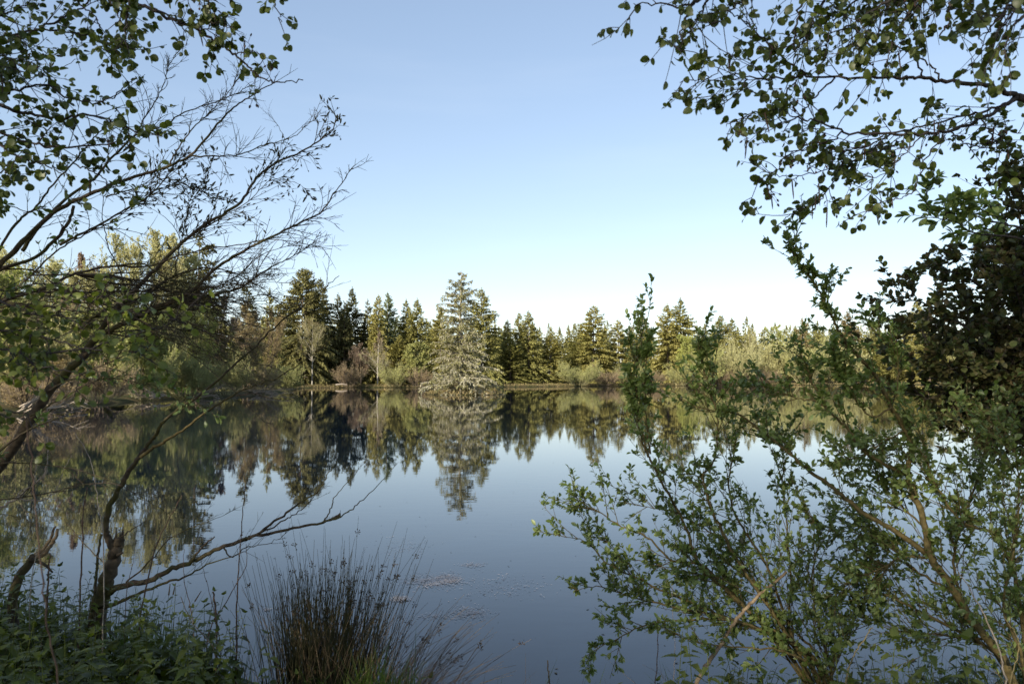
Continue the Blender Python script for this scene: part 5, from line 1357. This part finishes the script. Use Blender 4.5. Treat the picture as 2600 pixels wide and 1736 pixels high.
def small_plants():
    rng = np.random.default_rng(96)
    NG = 'nettles standing out of the near bank'
    for sx, sy, d, h, ls, label in [
        (2490, 1640, 2.7, .5, .095, 'big pale-lit green nettle top in the bottom right corner'),
        (2260, 1690, 2.9, .4, .085, 'nettle at the bottom below the thick mossy stem'),
        (1700, 1660, 3.3, .42, .085, 'pale-lit green nettle left of the pale broken stick'),
        (1815, 1705, 3.2, .35, .08, 'low nettle right of the pale broken stick'),
        (2390, 1665, 2.9, .4, .09, 'pale-lit nettle just left of the bottom right corner nettle'),
        (2120, 1700, 3.0, .4, .085, 'nettle at the bottom below the middle of the right willow'),
        (1960, 1715, 3.1, .4, .08, 'low nettle at the bottom right of the broken stick and small nettle'),
        (1760, 1640, 3.4, .4, .085, 'pale-lit green nettle touching the broken stick near its foot'),
        (540, 1545, 4.5, .5, .075, 'dark nettle between the stout dark stalk and the longest stalk'),
        (405, 1530, 4.9, .48, .075, 'nettle right behind the sapling base'),
        (680, 1640, 4.0, .42, .075, 'nettle just left of the rush clump'),
        (120, 1460, 5.2, .55, .08, 'nettle in front of the forked stump'),
        (285, 1720, 3.2, .34, .09, 'pale nettle leaf cluster low at the bottom left')]:
        b = P(sx, sy, d); b[2] = gz(b[0], b[1]) - .02
        g = Geo(); top = P(sx, sy, d)[2]
        nettle(rng, g, b, max(.2, top - b[2] + .07), ls, (rng.normal(0, .05), rng.normal(0, .05), 1), .45)
        tag(g.build('nettle', M['lityoungleaf' if sx > 1500 else 'nettleleaf'], origin=b), label, 'nettle', NG)  # right-hand nettles get the lighter leaf colour in place of light
    # yellow flowering plant
    b = P(*S(8, 90, 1350), 4.6); b[2] = gz(b[0], b[1]) - .02
    e = empty('yellow_flower_plant', b, 'small yellow-flowered plant beside the longest dead stalk', 'flower')
    g, fg = Geo(), Geo()
    for k in range(4):
        tip = P(*S(8, [80, 150, 190, 110][k], [1130, 1070, 1140, 1200][k]), 4.6)
        q = smooth_path(np.array([b, (b + tip) / 2 + [.01, 0, .02], tip]), 5); tube(g, q, .0022, .001, 5)
        n = 12; a, T, t = sample(rng, q, n, .7, 1); D = perp(rng, T) + [0, 0, .6]
        leaves(fg, T_SMALL, a + rng.normal(0, .008, a.shape), D, rng.normal(0, 1, D.shape), .013)
        a, T, t = sample(rng, q, 5, .1, .6); D = perp(rng, T); leaves(g, T_WILLOW, a, D, np.array([0, 0, 1.0]) + 0 * D, .04)
    g.build('stems', M['grass'], e, b); fg.build('flowers', M['flower'], e, b)
    # bright grass tufts
    def tuft(sx, d, n, h, spread, label, mat='grass', w=.0028):
        c = P(sx, 1700, d); b = np.array([c[0], d, gz(c[0], d) - .02]); g = Geo()
        p = np.stack([b[0] + rng.normal(0, spread, n), d + rng.normal(0, spread * .7, n), np.full(n, b[2])], 1)
        D = np.stack([rng.normal(0, .28, n), rng.normal(0, .28, n), np.ones(n)], 1)
        blades(rng, g, Curves(p, D, h * rng.uniform(.5, 1.1, n), rng.normal(0, .15, (n, 3)) + [0, 0, -.12], np.full(n, .002)), w)
        tag(g.build('grass_tuft', M[mat], origin=b), label, 'grass', 'grass tufts on the near bank')
    tuft(960, 4.25, 260, .36, .10, 'bright green grass tuft at the foot of the rush clump')
    tuft(330, 5.25, 120, .55, .16, 'tall sedge blades at the water edge right of the sapling', w=.004)
    tuft(215, 5.9, 120, .5, .18, 'sedge blades between forked stump and sapling', w=.004)
    tuft(440, 5.05, 70, .5, .12, 'sedge tuft with long blades left of the stout dark stalk', w=.004)
    tuft(1365, 4.7, 30, .2, .06, 'small grass tuft at the bottom middle beside the dead stub')
    tuft(1560, 4.3, 40, .22, .08, 'small grass tuft at the bottom left of the pale broken stick')
    tuft(140, 3.0, 40, .5, .10, 'long grass blades near the camera at the bottom left', w=.004)
    # sedge flower spikes
    for k, (x, y, l) in enumerate([(1065, 940, 'upright brown sedge spike at the water edge'), (1100, 935, 'second brown sedge spike, right beside the upright one'), (1260, 985, 'brown sedge spike leaning right over the water')]):
        tip = P(*S(3, x, y), 4.95); b = P(*S(3, 1060 - 20 * k, 1160), 4.95); b[2] = gz(b[0], 4.95) - .02
        g, s = Geo(), Geo(); e = empty('sedge', b, l, 'sedge', 'sedge spikes in front of the water')
        q = smooth_path(np.array([b, b * .4 + tip * .6 + [-.02, 0, .03], tip]), 6); tube(g, q, .0016, .001, 5)
        g.build('stalk', M['grass'], e, b)
        tube(s, np.array([q[-3], (q[-3] + q[-1]) / 2, q[-1]]), .005, .0025, 6); s.build('spike', M['deadrush'], e, b)
small_plants()

# ------------------------------------------------------------------ things floating on the water
def floating():
    rng = np.random.default_rng(97)
    def at(reg, x, y):
        sx, sy = S(reg, x, y); u = (sy - HOR) / F; d = CAM_H / u
        q = P(sx, sy, d); return q[0], q[1]
    g = Geo()
    for cx, cy, wx, wy, n in [(1420, 865, 190, 45, 520), (1540, 850, 80, 28, 320), (1220, 980, 60, 18, 160), (1680, 1070, 130, 40, 220), (1450, 1090, 130, 20, 60), (1700, 760, 90, 14, 50), (330, 1045, 40, 12, 30), (1900, 900, 300, 90, 120), (1250, 640, 200, 60, 50)]:
        for k in range(int(n * 2.6)):
            x, y = at(8, rng.normal(cx, wx * .5), rng.normal(cy, wy * .5))
            if y < 5.4: continue
            a = rng.normal(0, .25); l = rng.uniform(.004, .016) * y / 7; w = l * rng.uniform(.15, .4)
            d = np.array([cos(a), sin(a)]) * l; s = np.array([-sin(a), cos(a)]) * w
            c = np.array([x, y])
            zz = rng.uniform(.002, .010); pts = [(*(c - d), zz), (*(c - s), zz), (*(c + d), zz), (*(c + s), zz)]
            g.add(pts, [(0, 1, 2, 3)])
    tag(g.build('glint_pollen_film', M['scum']), 'pinkish pollen film drifting on the water in the middle, coloured pale for sun glints', 'pollen', kind='stuff')
    g = Geo()
    for k in range(230):
        sx = rng.uniform(300, 2500); sy = 1120 + 580 * rng.random() ** 1.1
        d = CAM_H / ((sy - HOR) / F); p = P(sx, sy, d)
        if float(lake_sd(np.array([p[0]]), np.array([d]))[0]) > -.1: continue
        a = rng.normal(0, .5); l = rng.uniform(.006, .022); w = l * rng.uniform(.2, .6)
        dd = np.array([cos(a), sin(a)]) * l; s = np.array([-sin(a), cos(a)]) * w; c = p[:2]
        g.add([(*(c - dd), .003), (*(c - s), .003), (*(c + dd), .006), (*(c + s), .003)], [(0, 1, 2, 3)])
    tag(g.build('floating_debris', M['speck']), 'dark leaf scraps floating scattered on the water', 'debris', kind='stuff')
floating()

# ------------------------------------------------------------------ unseen trees added behind the viewpoint to shade the bank
def shade_wood():
    rng = np.random.default_rng(99)
    g = Geo()
    hx = tosun[:2] / np.linalg.norm(tosun[:2]); px = np.array([-hx[1], hx[0]])
    for k in range(9):
        off = -9 + 2.1 * k + rng.normal(0, .3); back = rng.uniform(22, 27)
        c = np.array([0.2, 3.2]) + px * off + hx * back
        z0 = gz(c[0], c[1])
        tube(g, smooth_path(np.array([(c[0], c[1], z0 - .1), (c[0] + .1, c[1], z0 + 8), (c[0], c[1] + .2, z0 + 16)]), 5), .2, .05, 7)
        n = 2100
        zz = rng.uniform(8.0, 17.5, n); rr = np.interp(zz, [8, 10, 13, 15, 17.5], [1.5, 2.1, 2.2, 1.7, .4]) * np.sqrt(rng.random(n)); th = rng.uniform(0, 6.28, n)
        p = np.stack([c[0] + np.cos(th) * rr, c[1] + np.sin(th) * rr, z0 + zz], 1)
        leaves(g, T_OAK, p, rng.normal(0, 1, (n, 3)), rng.normal(0, 1, (n, 3)), rng.uniform(.16, .34, n))
    tag(g.build('unseen_shade_wood', M['alderleaf']), 'unseen wood added behind the viewpoint to shade the near bank', 'wood', kind='stuff')
shade_wood()

# prototypes that were never placed
for k, p in PROTO.items():
    if not p['used']:
        for ch in list(p['root'].children): bpy.data.objects.remove(ch)
        bpy.data.objects.remove(p['root'])
